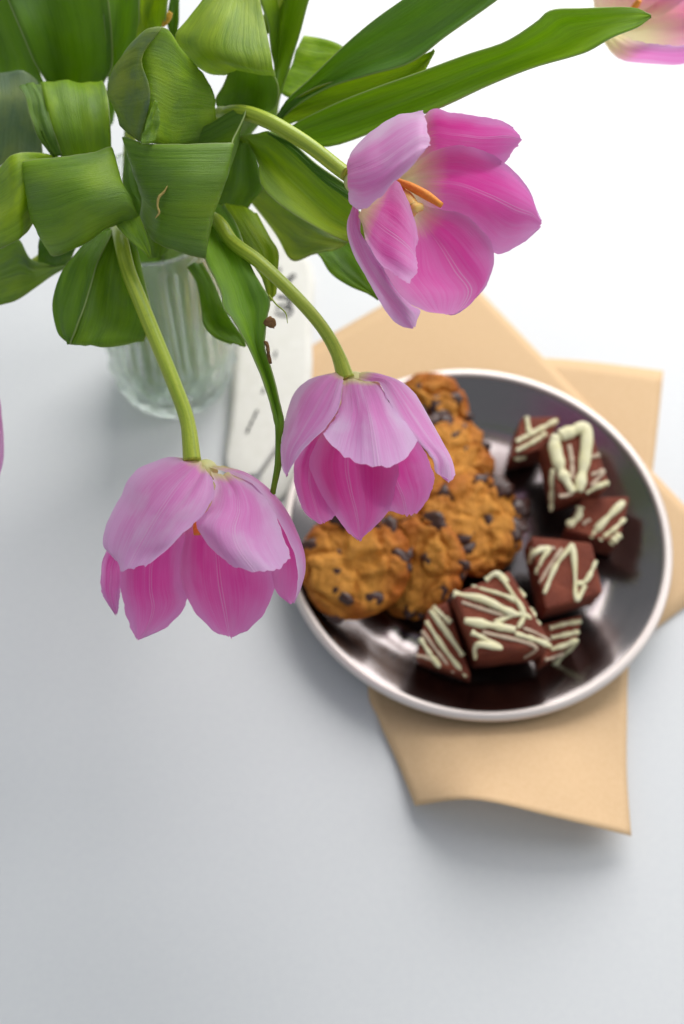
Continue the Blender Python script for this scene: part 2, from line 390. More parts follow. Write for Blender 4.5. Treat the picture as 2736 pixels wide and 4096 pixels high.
# ------------------------------------------------------------------ plate
def lathe(prof, n=128, mod=None):
    P = cr(np.array(prof, float), len(prof) * 5); V = []
    for (r, z) in P:
        for i in range(n):
            th = 2 * math.pi * i / n; rr = r + (mod(th, z) if mod else 0)
            V.append((rr * math.cos(th), rr * math.sin(th), z))
    return np.array(V) * .01, grid_faces(len(P), n, closed=True)
plate = empty('plate', (0, 0, .0045), 'round polished steel plate with a pale rim holding cookies and brownies', 'plate')
prof = [(.02, .52), (3, .52), (6.4, .52), (7.6, .55), (8.5, .74), (9.4, 1.12), (10.2, 1.53), (11.0, 1.94),
        (11.05, 1.86), (10.2, 1.42), (9.3, .98), (8.3, .58), (7.3, .25), (6.3, .10), (3, .08), (.02, .08)]
V, F = lathe(prof); V[:, 2] += .0008
mesh_obj('dish', V, F, M['steel'], plate)
prof = [(10.96, 1.88), (10.97, 2.02), (11.08, 2.11), (11.27, 2.12), (11.44, 2.05), (11.51, 1.92), (11.46, 1.80), (11.3, 1.78), (11.06, 1.80), (10.96, 1.88)]
V, F = lathe(prof); V[:, 2] += .0008
mesh_obj('rim', V, F, M['rim'], plate)

# ------------------------------------------------------------------ cookies
def cookie(label, px, z, R, nx, ny, seed, spin=0):
    c = OV.z(px, z); n = Vector((nx, ny, 1)).normalized(); q = Vector((0, 0, 1)).rotation_difference(n).to_matrix()
    o = empty('cookie', c, label, 'cookie', 'chocolate chip cookies on the plate')
    rr = random.Random(seed); nu, nv = 120, 64; V = []
    def surf(th, ph):
        cp, sp = math.cos(ph), math.sin(ph)
        a = abs(cp) ** .62; b = math.copysign(abs(sp) ** .8, sp)
        out = 1 + .06 * noise.noise((math.cos(th) * 1.3 + seed, math.sin(th) * 1.3, 3.0))
        p = Vector((R * a * math.cos(th) * out, R * a * math.sin(th) * out, .27 * R * b * (1.0 if sp > 0 else .55)))
        w = Vector((noise.noise(p * .9), noise.noise(p * .9 + Vector((9, 0, 0))), 0)) * .30
        d, q_ = noise.voronoi(Vector((p.x * .50 + seed * 3.1, p.y * .50, p.z * .3)) + w)
        ck = min(1.0, max(0, d[1] - d[0]) / .22); ck = ck * ck * (3 - 2 * ck)
        cell = noise.noise(q_[0] * 3.7)
        d2, _ = noise.voronoi(Vector((p.x * 1.25 + seed, p.y * 1.25 + 4, p.z * 1.0)) + w)
        l2 = min(1.0, max(0, d2[1] - d2[0]) / .35)
        nn = Vector((p.x * .22, p.y * .22, p.z * 2.2)).normalized(); top = max(0.25, min(1, sp * 2 + .5))
        return p + nn * top * ((ck - 1) * .30 + cell * .26 * ck + (l2 - .6) * .13 + .10 * noise.noise(p * .7 + Vector((seed, 3, 0))) + .045 * noise.noise(p * 5))
    for j in range(nv):
        ph = -math.pi / 2 + math.pi * j / (nv - 1)
        for i in range(nu): V.append(surf(2 * math.pi * i / nu, ph))
    W = np.array([(q @ v)[:] for v in V]) * .01 + np.array(c)
    d = mesh_obj('dough', W, grid_faces(nv, nu, closed=True), M['cookie'], o)
    at = d.data.attributes.new('toast', 'FLOAT', 'POINT')
    at.data.foreach_set('value', [min(1, (math.hypot(v.x, v.y) / R) ** 3 * .75 + .45 * noise.noise(v * .6 + Vector((seed, 0, 0))) + (.4 if v.z < 0 else 0)) for v in V])
    for k in range(14):
        th = rr.uniform(0, 2 * math.pi); ph = math.acos(math.sqrt(rr.random()) * .97)
        p = surf(th, ph); s = rr.uniform(.30, .78)
        bm = bmesh.new(); bmesh.ops.create_icosphere(bm, subdivisions=2, radius=1)
        rot = Matrix.Rotation(rr.uniform(0, 6.28), 3, 'Z'); el = rr.uniform(.4, 1.0)
        VV = []; FF = [[v.index for v in f.verts] for f in bm.faces]
        for v in bm.verts:
            x = rot @ Vector((v.co.x * s, v.co.y * s * el, v.co.z * s * .30)); x *= 1 + .55 * noise.noise(v.co * 1.5 + Vector((k, seed, 0)))
            VV.append((q @ (p - Vector((0, 0, .10)) + x))[:])
        bm.free()
        mesh_obj('chocolate_chip', np.array(VV) * .01 + np.array(c), FF, M['chip'], o)
    return o
cookie('chunky chocolate chip cookie on the outer edge of the pile, leaning over the bare dish', (812, 1292), 3.0, 3.25, -.12, -.22, 1)
cookie('chocolate chip cookie wedged upright between the pile\'s outer cookie and the drizzled brownies', (955, 1302), 2.3, 3.1, -.62, -.30, 2)
cookie('wide flat-topped chocolate chip cookie lying closest to the row of brownies', (1085, 1200), 2.5, 3.2, .10, -.12, 3)
cookie('chocolate chip cookie next to the bright window reflection in the dish', (1030, 1050), 2.0, 2.9, .25, -.05, 4)
cookie('chocolate chip cookie resting against the plate rim by the kraft paper corner', (985, 940), 2.0, 2.4, .05, -.35, 5)
cookie('chocolate chip cookie half hidden beneath the pink tulip over the plate', (860, 1140), 2.0, 3.1, -.2, -.1, 6)

# ------------------------------------------------------------------ brownies
BR1 = Z(1600, 2080, 1.8233); BR2 = Z(1980, 1620, 2.7034)
def brownie(label, zz, quad, z, h, strokes, seed):
    zs = z if isinstance(z, (list, tuple)) else [z] * 4
    Q = [zz.z(p, k) for p, k in zip(quad, zs)]
    c0 = sum(Q) / 4; n = np.cross(Q[2] - Q[0], Q[1] - Q[3]); n /= np.linalg.norm(n); n = n if n[2] > 0 else -n
    o = empty('brownie', c0 - n * h * .01, label, 'brownie', 'drizzled brownies on the plate')
    bm = bmesh.new(); bmesh.ops.create_cube(bm, size=1)
    bmesh.ops.bevel(bm, geom=bm.edges[:], offset=.055, segments=3, affect='EDGES', profile=.5)
    bmesh.ops.subdivide_edges(bm, edges=[e for e in bm.edges if e.calc_length() > .3], cuts=9, use_grid_fill=True)
    V = []
    for v in bm.verts:
        a, b, c = v.co.x + .5, v.co.y + .5, .5 - v.co.z
        p = (Q[0] * (1 - a) * (1 - b) + Q[1] * a * (1 - b) + Q[2] * a * b + Q[3] * (1 - a) * b) - n * c * h * .01
        x = Vector(p) * 100
        p = p + (p - (c0 - n * h * .005)) * .02 * (noise.noise(x * .8 + Vector((seed, 0, 0))) + .5 * noise.noise(x * 2.5))
        V.append(p)
    F = [[v.index for v in f.verts] for f in bm.faces]; bm.free()
    mesh_obj('cake', V, F, M['brownie'], o)
    for pts, r in strokes:
        W = []
        for p in pts:
            d = zz.D(p); t = ((c0 - CAM) @ n) / (d @ n); X = CAM + d * t
            # past the edge of the top the icing runs down the side
            out = 0
            for i in range(4):
                e = Q[(i + 1) % 4] - Q[i]; nn = np.cross(n, e); nn /= np.linalg.norm(nn)
                s = (X - Q[i]) @ nn
                if (c0 - Q[i]) @ nn < 0: s = -s; nn = -nn
                if s < 0:
                    dep = min(-s * 1.2, h * .007); X = X - nn * s * .85 - n * dep; out = 1
            W.append(X + n * r * .0035)
        rr = random.Random(seed * 100 + len(pts) + int(pts[0][0]))
        V, F, uv = tube(W, [r * .0115 * rr.uniform(.65, 1.35) for i in range(4 + 2 * len(pts))], 10, 12 * len(pts))
        cl = cr(W, 12 * len(pts)); q = np.repeat(cl, 10, axis=0); q = np.vstack([q, cl[:1], cl[-1:]])
        hgt = ((V - q) @ n)[:, None]; V = V - n * hgt * .45          # melted: flatter than round
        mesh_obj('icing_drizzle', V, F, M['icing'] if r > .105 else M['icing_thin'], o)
    return o
brownie('dark red-brown brownie with thick crossing white drizzle, propped on two other brownies', BR1,
        [(385, 540), (800, 362), (1112, 915), (575, 975)], [4.9, 5.1, 4.7, 4.6], 3.3,
        [([(385, 520), (600, 580), (820, 680), (1020, 670)], .16), ([(520, 470), (780, 560), (1000, 640)], .11), ([(620, 430), (720, 400), (950, 530)], .14),
         ([(720, 400), (800, 510), (900, 680), (860, 790)], .11), ([(465, 735), (660, 770), (840, 805)], .19), ([(840, 830), (1000, 880), (1105, 930)], .13),
         ([(450, 600), (600, 650), (760, 700)], .08), ([(690, 750), (880, 690), (1050, 745)], .11), ([(520, 820), (640, 880), (735, 935), (570, 910), (525, 1040)], .12),
         ([(600, 820), (900, 890), (1000, 950), (960, 1080)], .09), ([(900, 790), (1000, 830), (1100, 880)], .08)], 1)
brownie('thin-striped brownie leaning beneath the propped one, beside the bare dish', BR1, [(200, 655), (345, 590), (520, 1150), (110, 1010)], [3.4, 3.6, 3.0, 2.8], 1.9,
        [([(240, 625), (300, 690), (370, 750)], .12), ([(220, 660), (340, 820), (460, 990)], .12), ([(190, 740), (330, 950), (480, 1150)], .12),
         ([(160, 810), (280, 970), (390, 1120)], .08), ([(145, 865), (220, 980), (290, 1080)], .11), ([(120, 990), (180, 1000), (230, 1020)], .08)], 2)
brownie('brownie with zigzag drizzle and plain reddish corner, in the middle of the row', BR1, [(950, 110), (1400, 165), (1480, 530), (1062, 650)], [4.4, 4.3, 4.0, 4.0], 2.2,
        [([(885, 280), (980, 240), (1080, 210), (1030, 300), (980, 390)], .12), ([(930, 200), (1030, 200), (1130, 210)], .09), ([(1180, 210), (1090, 340), (1010, 460)], .09),
         ([(1260, 180), (1140, 330), (1050, 540)], .11), ([(1260, 180), (1275, 380), (1285, 580), (1350, 480)], .12), ([(1430, 300), (1360, 440), (1285, 470)], .11)], 3)
brownie('low brownie under the middle ones, its drizzle running down to the dish', BR1, [(1000, 770), (1330, 690), (1290, 890), (1030, 1040)], [2.6, 2.6, 2.5, 2.5], 1.8,
        [([(1090, 790), (1200, 760), (1320, 740)], .11), ([(1100, 860), (1200, 840), (1310, 815)], .12), ([(1100, 945), (1200, 915), (1285, 885), (1270, 1080), (1340, 1210)], .13), ([(1060, 1020), (1150, 1010), (1240, 1000)], .10)], 4)
brownie('brownie topped with one very thick looped drizzle, by the plate rim', BR2, [(545, 350), (1030, 215), (1240, 870), (690, 1010)], [4.9, 4.9, 4.4, 4.4], 2.4,
        [([(655, 330), (645, 480), (720, 730), (840, 950)], .27), ([(700, 340), (860, 280), (985, 250), (965, 600), (900, 940)], .29), ([(800, 430), (830, 620), (830, 800)], .10),
         ([(620, 700), (560, 900), (540, 1110)], .14), ([(690, 990), (770, 980), (840, 950)], .10), ([(1000, 960), (1120, 880), (1225, 840)], .13),
         ([(1020, 560), (1070, 560), (1130, 540)], .10), ([(1040, 760), (1170, 720), (1040, 880)], .10)], 5)
brownie('half-hidden drizzled brownie standing next to the window reflection in the dish', BR2, [(290, 130), (720, 120), (560, 470), (175, 560)], [3.6, 3.6, 3.3, 3.3], 2.4,
        [([(340, 130), (355, 220), (370, 320)], .13), ([(230, 400), (420, 300), (670, 170)], .13), ([(230, 500), (420, 400), (550, 310)], .12), ([(235, 590), (300, 600), (365, 590)], .14)], 6)
brownie('brownie with slanting drizzle stripes tucked under the thickly looped one', BR2, [(940, 1000), (1460, 985), (1340, 1500), (760, 1350)], [3.3, 3.2, 3.0, 3.1], 2.2,
        [([(770, 1300), (890, 1220), (915, 1110)], .20), ([(1030, 1450), (1160, 1280), (1390, 1050)], .17), ([(1130, 1470), (1280, 1350), (1420, 1230)], .12),
         ([(1255, 1510), (1300, 1450), (1350, 1400)], .16), ([(950, 1290), (990, 1260), (1030, 1240)], .09)], 7)

# ------------------------------------------------------------------ vase
VC = OV.z((403, 862), 0)
vase = empty('vase', VC, 'clear ribbed glass vase with cut facets at its base, holding the tulips', 'vase')
NR = 30
def ribs(th, z):
    if z > 4.6: return .13 * abs(math.cos(NR * th / 2)) * min(1, (z - 4.6) / .6) * (1 if z < 14.5 else max(0, (15.4 - z) / .9))
    if z < .5: return 0
    w = math.sin(math.pi * (z - .5) / 4.1)
    return .22 * w * abs(math.cos(8 * th + 1.2 * (z - 2.5))) * abs(math.cos(8 * th - 1.2 * (z - 2.5)))
OUT = [(.02, 0), (2.6, 0), (3.2, .12), (3.55, .6), (3.75, 1.4), (3.85, 2.6), (3.86, 4.4), (3.80, 6), (3.75, 8), (3.78, 10), (3.86, 12), (3.95, 14), (4.02, 15.6), (4.0, 15.9)]
INN = [(3.84, 15.9), (3.78, 15.5), (3.66, 14), (3.56, 12), (3.48, 10), (3.45, 8), (3.46, 6), (3.46, 4.4), (3.44, 2.8), (3.3, 1.9), (2.8, 1.5), (1.5, 1.35), (.02, 1.3)]
Po = cr(np.array(OUT, float), 80); Pi = cr(np.array(INN, float), 40); n = 240; V = []
for (r, z) in Po:
    for i in range(n):
        th = 2 * math.pi * i / n; rr = r + ribs(th, z); V.append((rr * math.cos(th), rr * math.sin(th), z))
for (r, z) in Pi:
    for i in range(n):
        th = 2 * math.pi * i / n; V.append((r * math.cos(th), r * math.sin(th), z))
V = np.array(V) * .01 + VC + [0, 0, .0004]
mesh_obj('glass_body', V, grid_faces(120, n, closed=True), M['glass'], vase)
wv, wf = lathe([(.02, 1.36), (1.5, 1.41), (2.75, 1.56), (3.24, 1.94), (3.38, 2.8), (3.40, 4.4), (3.40, 6), (3.39, 8), (3.40, 9), (2.4, 9.0), (.02, 9.0)], 64)
wo = mesh_obj('water', wv + VC, wf, M['water'], loc=VC)
tag(wo, 'clear greenish water standing in the ribbed glass vase', 'water')

# ------------------------------------------------------------------ tulips
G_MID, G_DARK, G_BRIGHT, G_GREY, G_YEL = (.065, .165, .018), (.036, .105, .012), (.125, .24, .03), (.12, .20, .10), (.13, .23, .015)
LA = Z(0, 0, 1.1462); LB = Z(1000, 0, .9032); D1 = Z(0, 0, 2.24); D2 = Z(600, 0, 2.24); D3 = Z(0, 700, 2.24); LV = Z(300, 900, 1.4255)
_sd = [0]
def leaf(t, zz, rows, color=G_MID, d=None, flip=None, mat='leaf', rip=.0010, thick=.0007, jag=0, nu=15, nv=30):
    """rows: list of point lists; a point without a depth takes the row's depth in d"""
    _sd[0] += 1; R = []
    for k, row in enumerate(rows):
        R.append([p if len(p) == 3 else (p[0], p[1], d[k] if isinstance(d[k], (int, float)) else d[k][i]) for i, p in enumerate(row)])
    return loft('leaf', R, zz, M[mat], t, nu=nu, nv=nv, thick=thick, rip=rip, jag=jag, seed=_sd[0], color=color)
def petal(t, zz, T0, rows, face, label=None, jag=.0013, rip=.0007, nu=25, nv=40, vr=(0, 1)):
    """face 'out': the side towards +(u x v) is the outside"""
    _sd[0] += 1
    o = loft('petal', rows, zz, M['petal'], t, T0=T0, nu=nu, nv=nv, thick=0, jag=jag, rip=rip, seed=_sd[0], flip=face, vr=vr)
    return o
def R3(pts, offs): return [(p[0], p[1], o) for p, o in zip(pts, offs)]
def stem(t, zz, pts, foot, mouth, rad=(.0034, .0034, .0033, .0031), n=14):
    """from a foot in the vase through its mouth to photograph points (px, py, depth)"""
    P = [VC + np.array([foot[0], foot[1], 1.9]) * .01]
    P.append(VC + np.array([foot[0] * .3 + mouth[0] * .7, foot[1] * .3 + mouth[1] * .7, 11.0]) * .01)
    P.append(VC + np.array([mouth[0], mouth[1], 17.0]) * .01)
    P += [zz.t(p, p[2]) for p in pts]
    V, F, uv = tube(P, np.array(rad) * .93, n, 14 * len(P)); mesh_obj('stem', V, F, M['stem'], t, uv); return P
def rod(t, name, mat, zz, pts, T0, rad):
    V, F, uv = tube([zz.t(p, T0 - p[2]) for p in pts], rad, 10, 18); return mesh_obj(name, V, F, M[mat], t, uv)
def tulip(label, foot): return empty('tulip', VC + np.array([foot[0] * .01, foot[1] * .01, .018]), label, 'tulip', 'pink tulips in the vase')

# --- tulip over the bare table
f1 = (-.6, -1.2); T1 = tulip('drooping lilac-pink tulip hanging over bare white table beside the plate rim', f1)
PB = Z(380, 1780, 1.8023); t0 = 50.3
stem(T1, LV, [(255, 60, 53.4), (300, 250, 52.2), (370, 430, 51.5), (480, 700, 51.0), (570, 920, 50.7), (640, 1120, 50.5), (668, 1345, 50.2)], f1, (-1.2, -2.4), (.0036, .0036, .0036, .0036, .0036, .0035, .0035, .0034, .0034, .0035, .0042))
petal(T1, PB, t0, [R3([(700, 200), (720, 205), (740, 210)], [-.8, -.9, -.9]), R3([(300, 450), (400, 480), (480, 500)], [-2, -2.2, -2.4]),
      R3([(80, 770), (150, 800), (230, 800)], [-1.2, -1.6, -1.8]), R3([(40, 980), (110, 990), (192, 1000)], [-.6, -.9, -1]),
      R3([(60, 1090), (115, 1105), (178, 1090)], [-.4, -.5, -.6]), R3([(140, 1212), (152, 1222), (168, 1208)], [-.2, -.2, -.2])], 'in')
petal(T1, PB, t0, [R3([(770, 220), (780, 222), (790, 220)], [-.8, -.9, -.9]), R3([(450, 500), (560, 520), (700, 500)], [-1.2, -1.9, -1.7]),
      R3([(220, 780), (420, 800), (655, 760)], [-.5, -1.6, -2.2]), R3([(185, 1010), (400, 1020), (645, 980)], [.1, -1.0, -1.6]),
      R3([(205, 1150), (420, 1175), (664, 1130)], [.3, -.5, -.5]), R3([(250, 1300), (380, 1310), (535, 1300)], [.3, 0, 0]), R3([(295, 1388), (312, 1408), (370, 1377)], [.4, .4, .4])], 'in')
petal(T1, PB, t0, [R3([(790, 225), (800, 225), (815, 225)], [-.8, -.9, -.8]), R3([(690, 480), (850, 500), (1050, 500)], [-1.4, -2, -1.4]),
      R3([(622, 760), (880, 780), (1200, 760)], [-1.4, -1.9, -.8]), R3([(613, 960), (900, 1000), (1290, 960)], [-1.0, -1.3, -.2]),
      R3([(680, 1140), (930, 1170), (1245, 1150)], [-.5, -.7, .1]), R3([(820, 1315), (960, 1330), (1120, 1322)], [-.1, -.2, .1]), R3([(905, 1362), (970, 1386), (1050, 1362)], [.1, 0, .1])], 'in')
petal(T1, PB, t0, [R3([(800, 150), (870, 142), (930, 145), (960, 180)], [0, -.1, -.3, -.4]), R3([(1000, 215), (1060, 195), (1100, 205), (1060, 260)], [.5, 0, -.7, -1.1]),
      R3([(1160, 310), (1225, 300), (1245, 330), (1150, 400)], [1.3, .6, -.6, -1.3]), R3([(1310, 530), (1375, 490), (1385, 530), (1230, 600)], [2.1, 1.2, -.3, -1.1]),
      R3([(1420, 740), (1485, 700), (1475, 780), (1270, 800)], [2.5, 1.7, .2, -.7]), R3([(1470, 900), (1514, 850), (1485, 950), (1283, 960)], [2.5, 1.9, .7, -.1]),
      R3([(1460, 1040), (1497, 1005), (1435, 1080), (1305, 1050)], [2.3, 1.9, 1.2, .5]), R3([(1432, 1136), (1442, 1130), (1425, 1140), (1385, 1122)], [2, 2, 1.7, 1.4])], 'in')
rod(T1, 'anther', 'anther', PB, [(735, 540, .2), (735, 590, .4), (738, 645, .5)], t0, [.0012, .0018, .0016])
petal(T1, PB, t0, [R3([(835, 185), (900, 195), (960, 205), (1010, 222)], [.3, .5, .5, .2]), R3([(862, 300), (960, 310), (1060, 310), (1150, 300)], [1.5, 1.9, 1.8, 1.0]),
      R3([(820, 440), (960, 460), (1110, 450), (1240, 400)], [2.5, 3, 2.7, 1.8]), R3([(728, 555), (900, 610), (1100, 610), (1310, 540)], [3.1, 3.8, 3.4, 2.4]),
      R3([(785, 690), (940, 745), (1150, 760), (1375, 710)], [3.3, 4.1, 3.9, 2.9]), R3([(880, 795), (1040, 892), (1270, 905), (1402, 825)], [3.5, 4.2, 4.2, 3.3])], 'out')
petal(T1, PB, t0, [R3([(690, 98), (740, 120), (775, 140), (800, 165)], [-.1, .1, .2, .1]), R3([(540, 75), (650, 150), (750, 220), (838, 225)], [-.4, 1.0, 1.5, 1.6]),
      R3([(380, 135), (520, 250), (690, 320), (862, 310)], [-.5, 1.6, 2.4, 2.5]), R3([(260, 230), (420, 380), (600, 450), (815, 440)], [-.4, 2.0, 3.0, 3.2]),
      R3([(185, 365), (340, 520), (520, 570), (710, 570)], [-.1, 2.2, 3.2, 3.6]), R3([(85, 540), (260, 660), (440, 700), (630, 655)], [.5, 2.4, 3.3, 3.8]),
      R3([(55, 715), (200, 800), (370, 800), (545, 745)], [1.1, 2.6, 3.3, 3.8]), R3([(140, 815), (185, 900), (310, 882), (440, 822)], [1.8, 2.8, 3.4, 3.8])], 'out', rip=.0011)

def receptacle(t, zz, p, T0, r):
    c = zz.t(p, T0); V = []
    for j in range(9):
        ph = -math.pi / 2 + math.pi * j / 8
        for i in range(16):
            th = math.pi * i / 8; V.append(c + r * np.array([math.cos(ph) * math.cos(th), math.cos(ph) * math.sin(th), math.sin(ph) * .8]))
    mesh_obj('receptacle', V, grid_faces(9, 16, closed=True), M['pale'], t)
receptacle(T1, PB, (800, 185), 50.6, .0052)
# --- tulip over the cookies
f2 = (.6, -1.0); T2 = tulip('bell-shaped pink tulip nodding over the pile of cookies', f2)
PA = Z(1100, 1450, 1.96); t0 = 50.0
stem(T2, LV, [(770, -40, 53.6), (900, 100, 52.2), (1060, 220, 51.2), (1250, 400, 50.6), (1400, 570, 50.3), (1490, 720, 50.1), (1545, 875, 50.0)], f2, (1.2, -2.2), (.0034, .0034, .0034, .0034, .0033, .0032, .0031, .0030, .0030, .0031, .0040))
petal(T2, PA, t0, [R3([(570, 185), (585, 185), (600, 185)], [-.5, -.6, -.6]), R3([(330, 420), (430, 430), (540, 430)], [-1.2, -1.7, -1.8]),
      R3([(180, 720), (300, 740), (450, 760)], [-.6, -1.5, -2.0]), R3([(135, 860), (270, 930), (440, 980)], [.1, -.9, -1.6]),
      R3([(178, 1070), (310, 1110), (475, 1110)], [.2, -.4, -1.0]), R3([(248, 1190), (345, 1205), (480, 1185)], [.3, 0, -.4]), R3([(305, 1240), (380, 1260), (452, 1225)], [.3, .2, 0])], 'in')
petal(T2, PA, t0, [R3([(630, 185), (640, 185), (655, 185)], [-.5, -.6, -.5]), R3([(680, 450), (800, 440), (950, 430)], [-1.6, -1.6, -.7]),
      R3([(672, 760), (900, 740), (1160, 680)], [-2.0, -1.3, .4]), R3([(690, 930), (950, 930), (1249, 880)], [-1.7, -.9, .8]),
      R3([(755, 1080), (1000, 1060), (1228, 1010)], [-1.2, -.4, .9]), R3([(885, 1163), (1030, 1198), (1125, 1165)], [-.5, .1, .7])], 'in')
petal(T2, PA, t0, [R3([(600, 185), (615, 185), (635, 185)], [-.4, -.5, -.4]), R3([(430, 450), (600, 470), (800, 450)], [-1.3, -2.0, -1.2]),
      R3([(272, 740), (560, 780), (962, 800)], [-.7, -1.9, -.8]), R3([(325, 960), (590, 1000), (945, 960)], [-.6, -1.5, -.7]),
      R3([(462, 1190), (640, 1195), (886, 1160)], [-.3, -.9, -.3]), R3([(575, 1330), (660, 1330), (755, 1312)], [-.1, -.3, -.1]), R3([(650, 1388), (666, 1399), (682, 1382)], [0, 0, 0])], 'in')
petal(T2, PA, t0, [R3([(600, 118), (640, 92), (690, 78), (740, 72)], [0, -.1, -.2, -.3]), R3([(715, 142), (770, 130), (800, 100), (840, 90)], [.5, .4, .1, -.3]),
      R3([(815, 152), (870, 160), (930, 155), (970, 143)], [1.0, 1.0, .6, -.1]), R3([(870, 260), (950, 270), (1030, 260), (1092, 245)], [1.7, 1.6, 1.2, .3]),
      R3([(960, 430), (1050, 430), (1140, 410), (1202, 405)], [2.4, 2.2, 1.7, .7]), R3([(1110, 612), (1170, 600), (1250, 590), (1308, 585)], [2.9, 2.8, 2.2, 1.1]),
      R3([(1236, 762), (1290, 750), (1340, 750), (1387, 745)], [3, 2.8, 2.4, 1.5]), R3([(1256, 858), (1310, 880), (1370, 870), (1413, 860)], [2.9, 2.8, 2.5, 2]), R3([(1335, 912), (1355, 925), (1375, 932), (1402, 905)], [2.7, 2.7, 2.6, 2.4])], 'out')
petal(T2, PA, t0, [R3([(525, 142), (600, 137), (670, 137), (740, 142), (815, 152)], [.4, .6, .6, .6, .5]), R3([(522, 240), (610, 250), (700, 255), (790, 250), (850, 240)], [1.4, 1.8, 1.9, 1.8, 1.4]),
      R3([(492, 380), (620, 400), (740, 410), (850, 400), (935, 370)], [2.2, 2.7, 2.9, 2.7, 2.2]), R3([(425, 500), (580, 565), (770, 595), (930, 560), (1035, 500)], [2.8, 3.3, 3.6, 3.3, 2.7]),
      R3([(375, 556), (545, 728), (800, 828), (985, 782), (1115, 620)], [3.1, 3.9, 4.3, 3.9, 2.9])], 'out')
petal(T2, PA, t0, [R3([(500, 72), (515, 78), (530, 90), (545, 110)], [-.1, 0, .1, .1]), R3([(300, 105), (400, 125), (480, 150), (530, 165)], [-.2, .7, 1.2, 1.2]),
      R3([(170, 195), (290, 250), (420, 290), (528, 270)], [-.5, 1.2, 2.1, 2.2]), R3([(100, 350), (220, 400), (350, 430), (470, 435)], [-.5, 1.4, 2.5, 2.8]),
      R3([(52, 540), (150, 570), (250, 580), (345, 578)], [-.2, 1.6, 2.6, 3.0]), R3([(31, 690), (90, 705), (160, 705), (230, 680)], [.4, 1.6, 2.4, 2.9]),
      R3([(55, 825), (85, 840), (110, 835), (150, 790)], [1.5, 1.9, 2.2, 2.6]), R3([(88, 885), (92, 888), (96, 886), (104, 876)], [2.2, 2.2, 2.2, 2.3])], 'out')

receptacle(T2, PA, (625, 165), 50.3, .0055)
# --- open tulip
f3 = (1.2, .6); T3 = tulip('wide open pink tulip showing its orange anthers and yellow throat', f3)
PC = Z(1350, 400, 1.8447); t0 = 49.5
stem(T3, D2, [(560, 1120, 55.0), (700, 1020, 53.2), (860, 1015, 52.0), (1050, 1080, 51.2), (1250, 1190, 50.6), (1450, 1320, 50.2), (1680, 1500, 49.9), (1760, 1560, 49.6)], f3, (1.8, -.8), (.0036, .0036, .0036, .0036, .0034, .0033))
petal(T3, PC, t0, [R3([(430, 560), (435, 590), (440, 620)], [-.9, -1, -1]), R3([(650, 103), (660, 270), (690, 470)], [-.6, -2.0, -2.2]), R3([(850, 103), (860, 260), (880, 480)], [-.4, -1.9, -2.0]),
      R3([(1050, 122), (1075, 280), (1060, 490)], [-.2, -1.3, -1.2]), R3([(1210, 145), (1240, 270), (1190, 480)], [.2, -.4, -.3]), R3([(1300, 200), (1348, 290), (1245, 440)], [.5, .4, .7])], 'in')
petal(T3, PC, t0, [R3([(450, 570), (455, 610), (470, 640)], [-1, -1.1, -1]), R3([(680, 390), (680, 600), (660, 830)], [-1.0, -2.0, -2.0]), R3([(900, 330), (900, 620), (830, 880)], [-.6, -1.9, -2.0]),
      R3([(1070, 372), (1110, 700), (1030, 980)], [-.2, -1.5, -1.6]), R3([(1222, 460), (1310, 800), (1160, 1133)], [-.2, -1, -.5]), R3([(1400, 650), (1440, 850), (1330, 1070)], [0, -.3, 0]), R3([(1490, 855), (1508, 912), (1480, 960)], [.3, .3, .3])], 'in')
petal(T3, PC, t0, [R3([(520, 720), (505, 760), (480, 800)], [-1, -1, -.8]), R3([(700, 795), (630, 900), (540, 960)], [-1.4, -1.7, -1.0]), R3([(940, 850), (760, 1060), (430, 1130)], [-1.2, -1.8, -.2]),
      R3([(1120, 1020), (880, 1250), (290, 1270)], [-.5, -1.2, .5]), R3([(1158, 1190), (980, 1400), (400, 1425)], [0, -.5, .7]), R3([(1110, 1360), (900, 1552), (610, 1535)], [.2, 0, .5]), R3([(1030, 1450), (870, 1573), (700, 1562)], [.2, .1, .4])], 'in')
rod(T3, 'anther', 'anther', PC, [(440, 592, 0), (540, 640, .3), (660, 705, .6), (768, 778, .8)], t0, [.0010, .0018, .0019, .0012])
rod(T3, 'pistil', 'pistil', PC, [(470, 690, -.2), (520, 740, .2), (560, 800, .5)], t0, [.0028, .0030, .0030])
rod(T3, 'stigma', 'pistil', PC, [(545, 850, .4), (570, 800, .6), (625, 790, .5)], t0, [.0014, .0024, .0016])
rod(T3, 'anther', 'anther', PC, [(450, 620, -.3), (480, 680, 0), (510, 720, .2)], t0, [.001, .0018, .0015])
petal(T3, PC, t0, [R3([(160, 520), (165, 700), (150, 740), (150, 780)], [-.4, 0, .2, .3]), R3([(112, 770), (130, 775), (150, 785), (168, 815)], [.7, 1, 1.1, 1.1]), R3([(70, 910), (110, 905), (140, 910), (172, 960)], [.1, .9, 1.2, 1.3]),
      R3([(93, 1070), (150, 1070), (200, 1080), (242, 1095)], [.1, 1, 1.5, 1.8]), R3([(168, 1240), (220, 1230), (280, 1220), (325, 1215)], [.3, 1.2, 1.8, 2.0]), R3([(268, 1420), (320, 1400), (380, 1375), (440, 1400)], [.5, 1.4, 1.9, 1.4]),
      R3([(370, 1578), (430, 1545), (490, 1505), (545, 1500)], [.8, 1.6, 1.9, 1.0]), R3([(460, 1658), (510, 1630), (560, 1590), (614, 1550)], [1.2, 1.7, 1.6, .9]), R3([(545, 1690), (556, 1686), (565, 1670), (578, 1630)], [1.5, 1.6, 1.5, 1.2])], 'out')
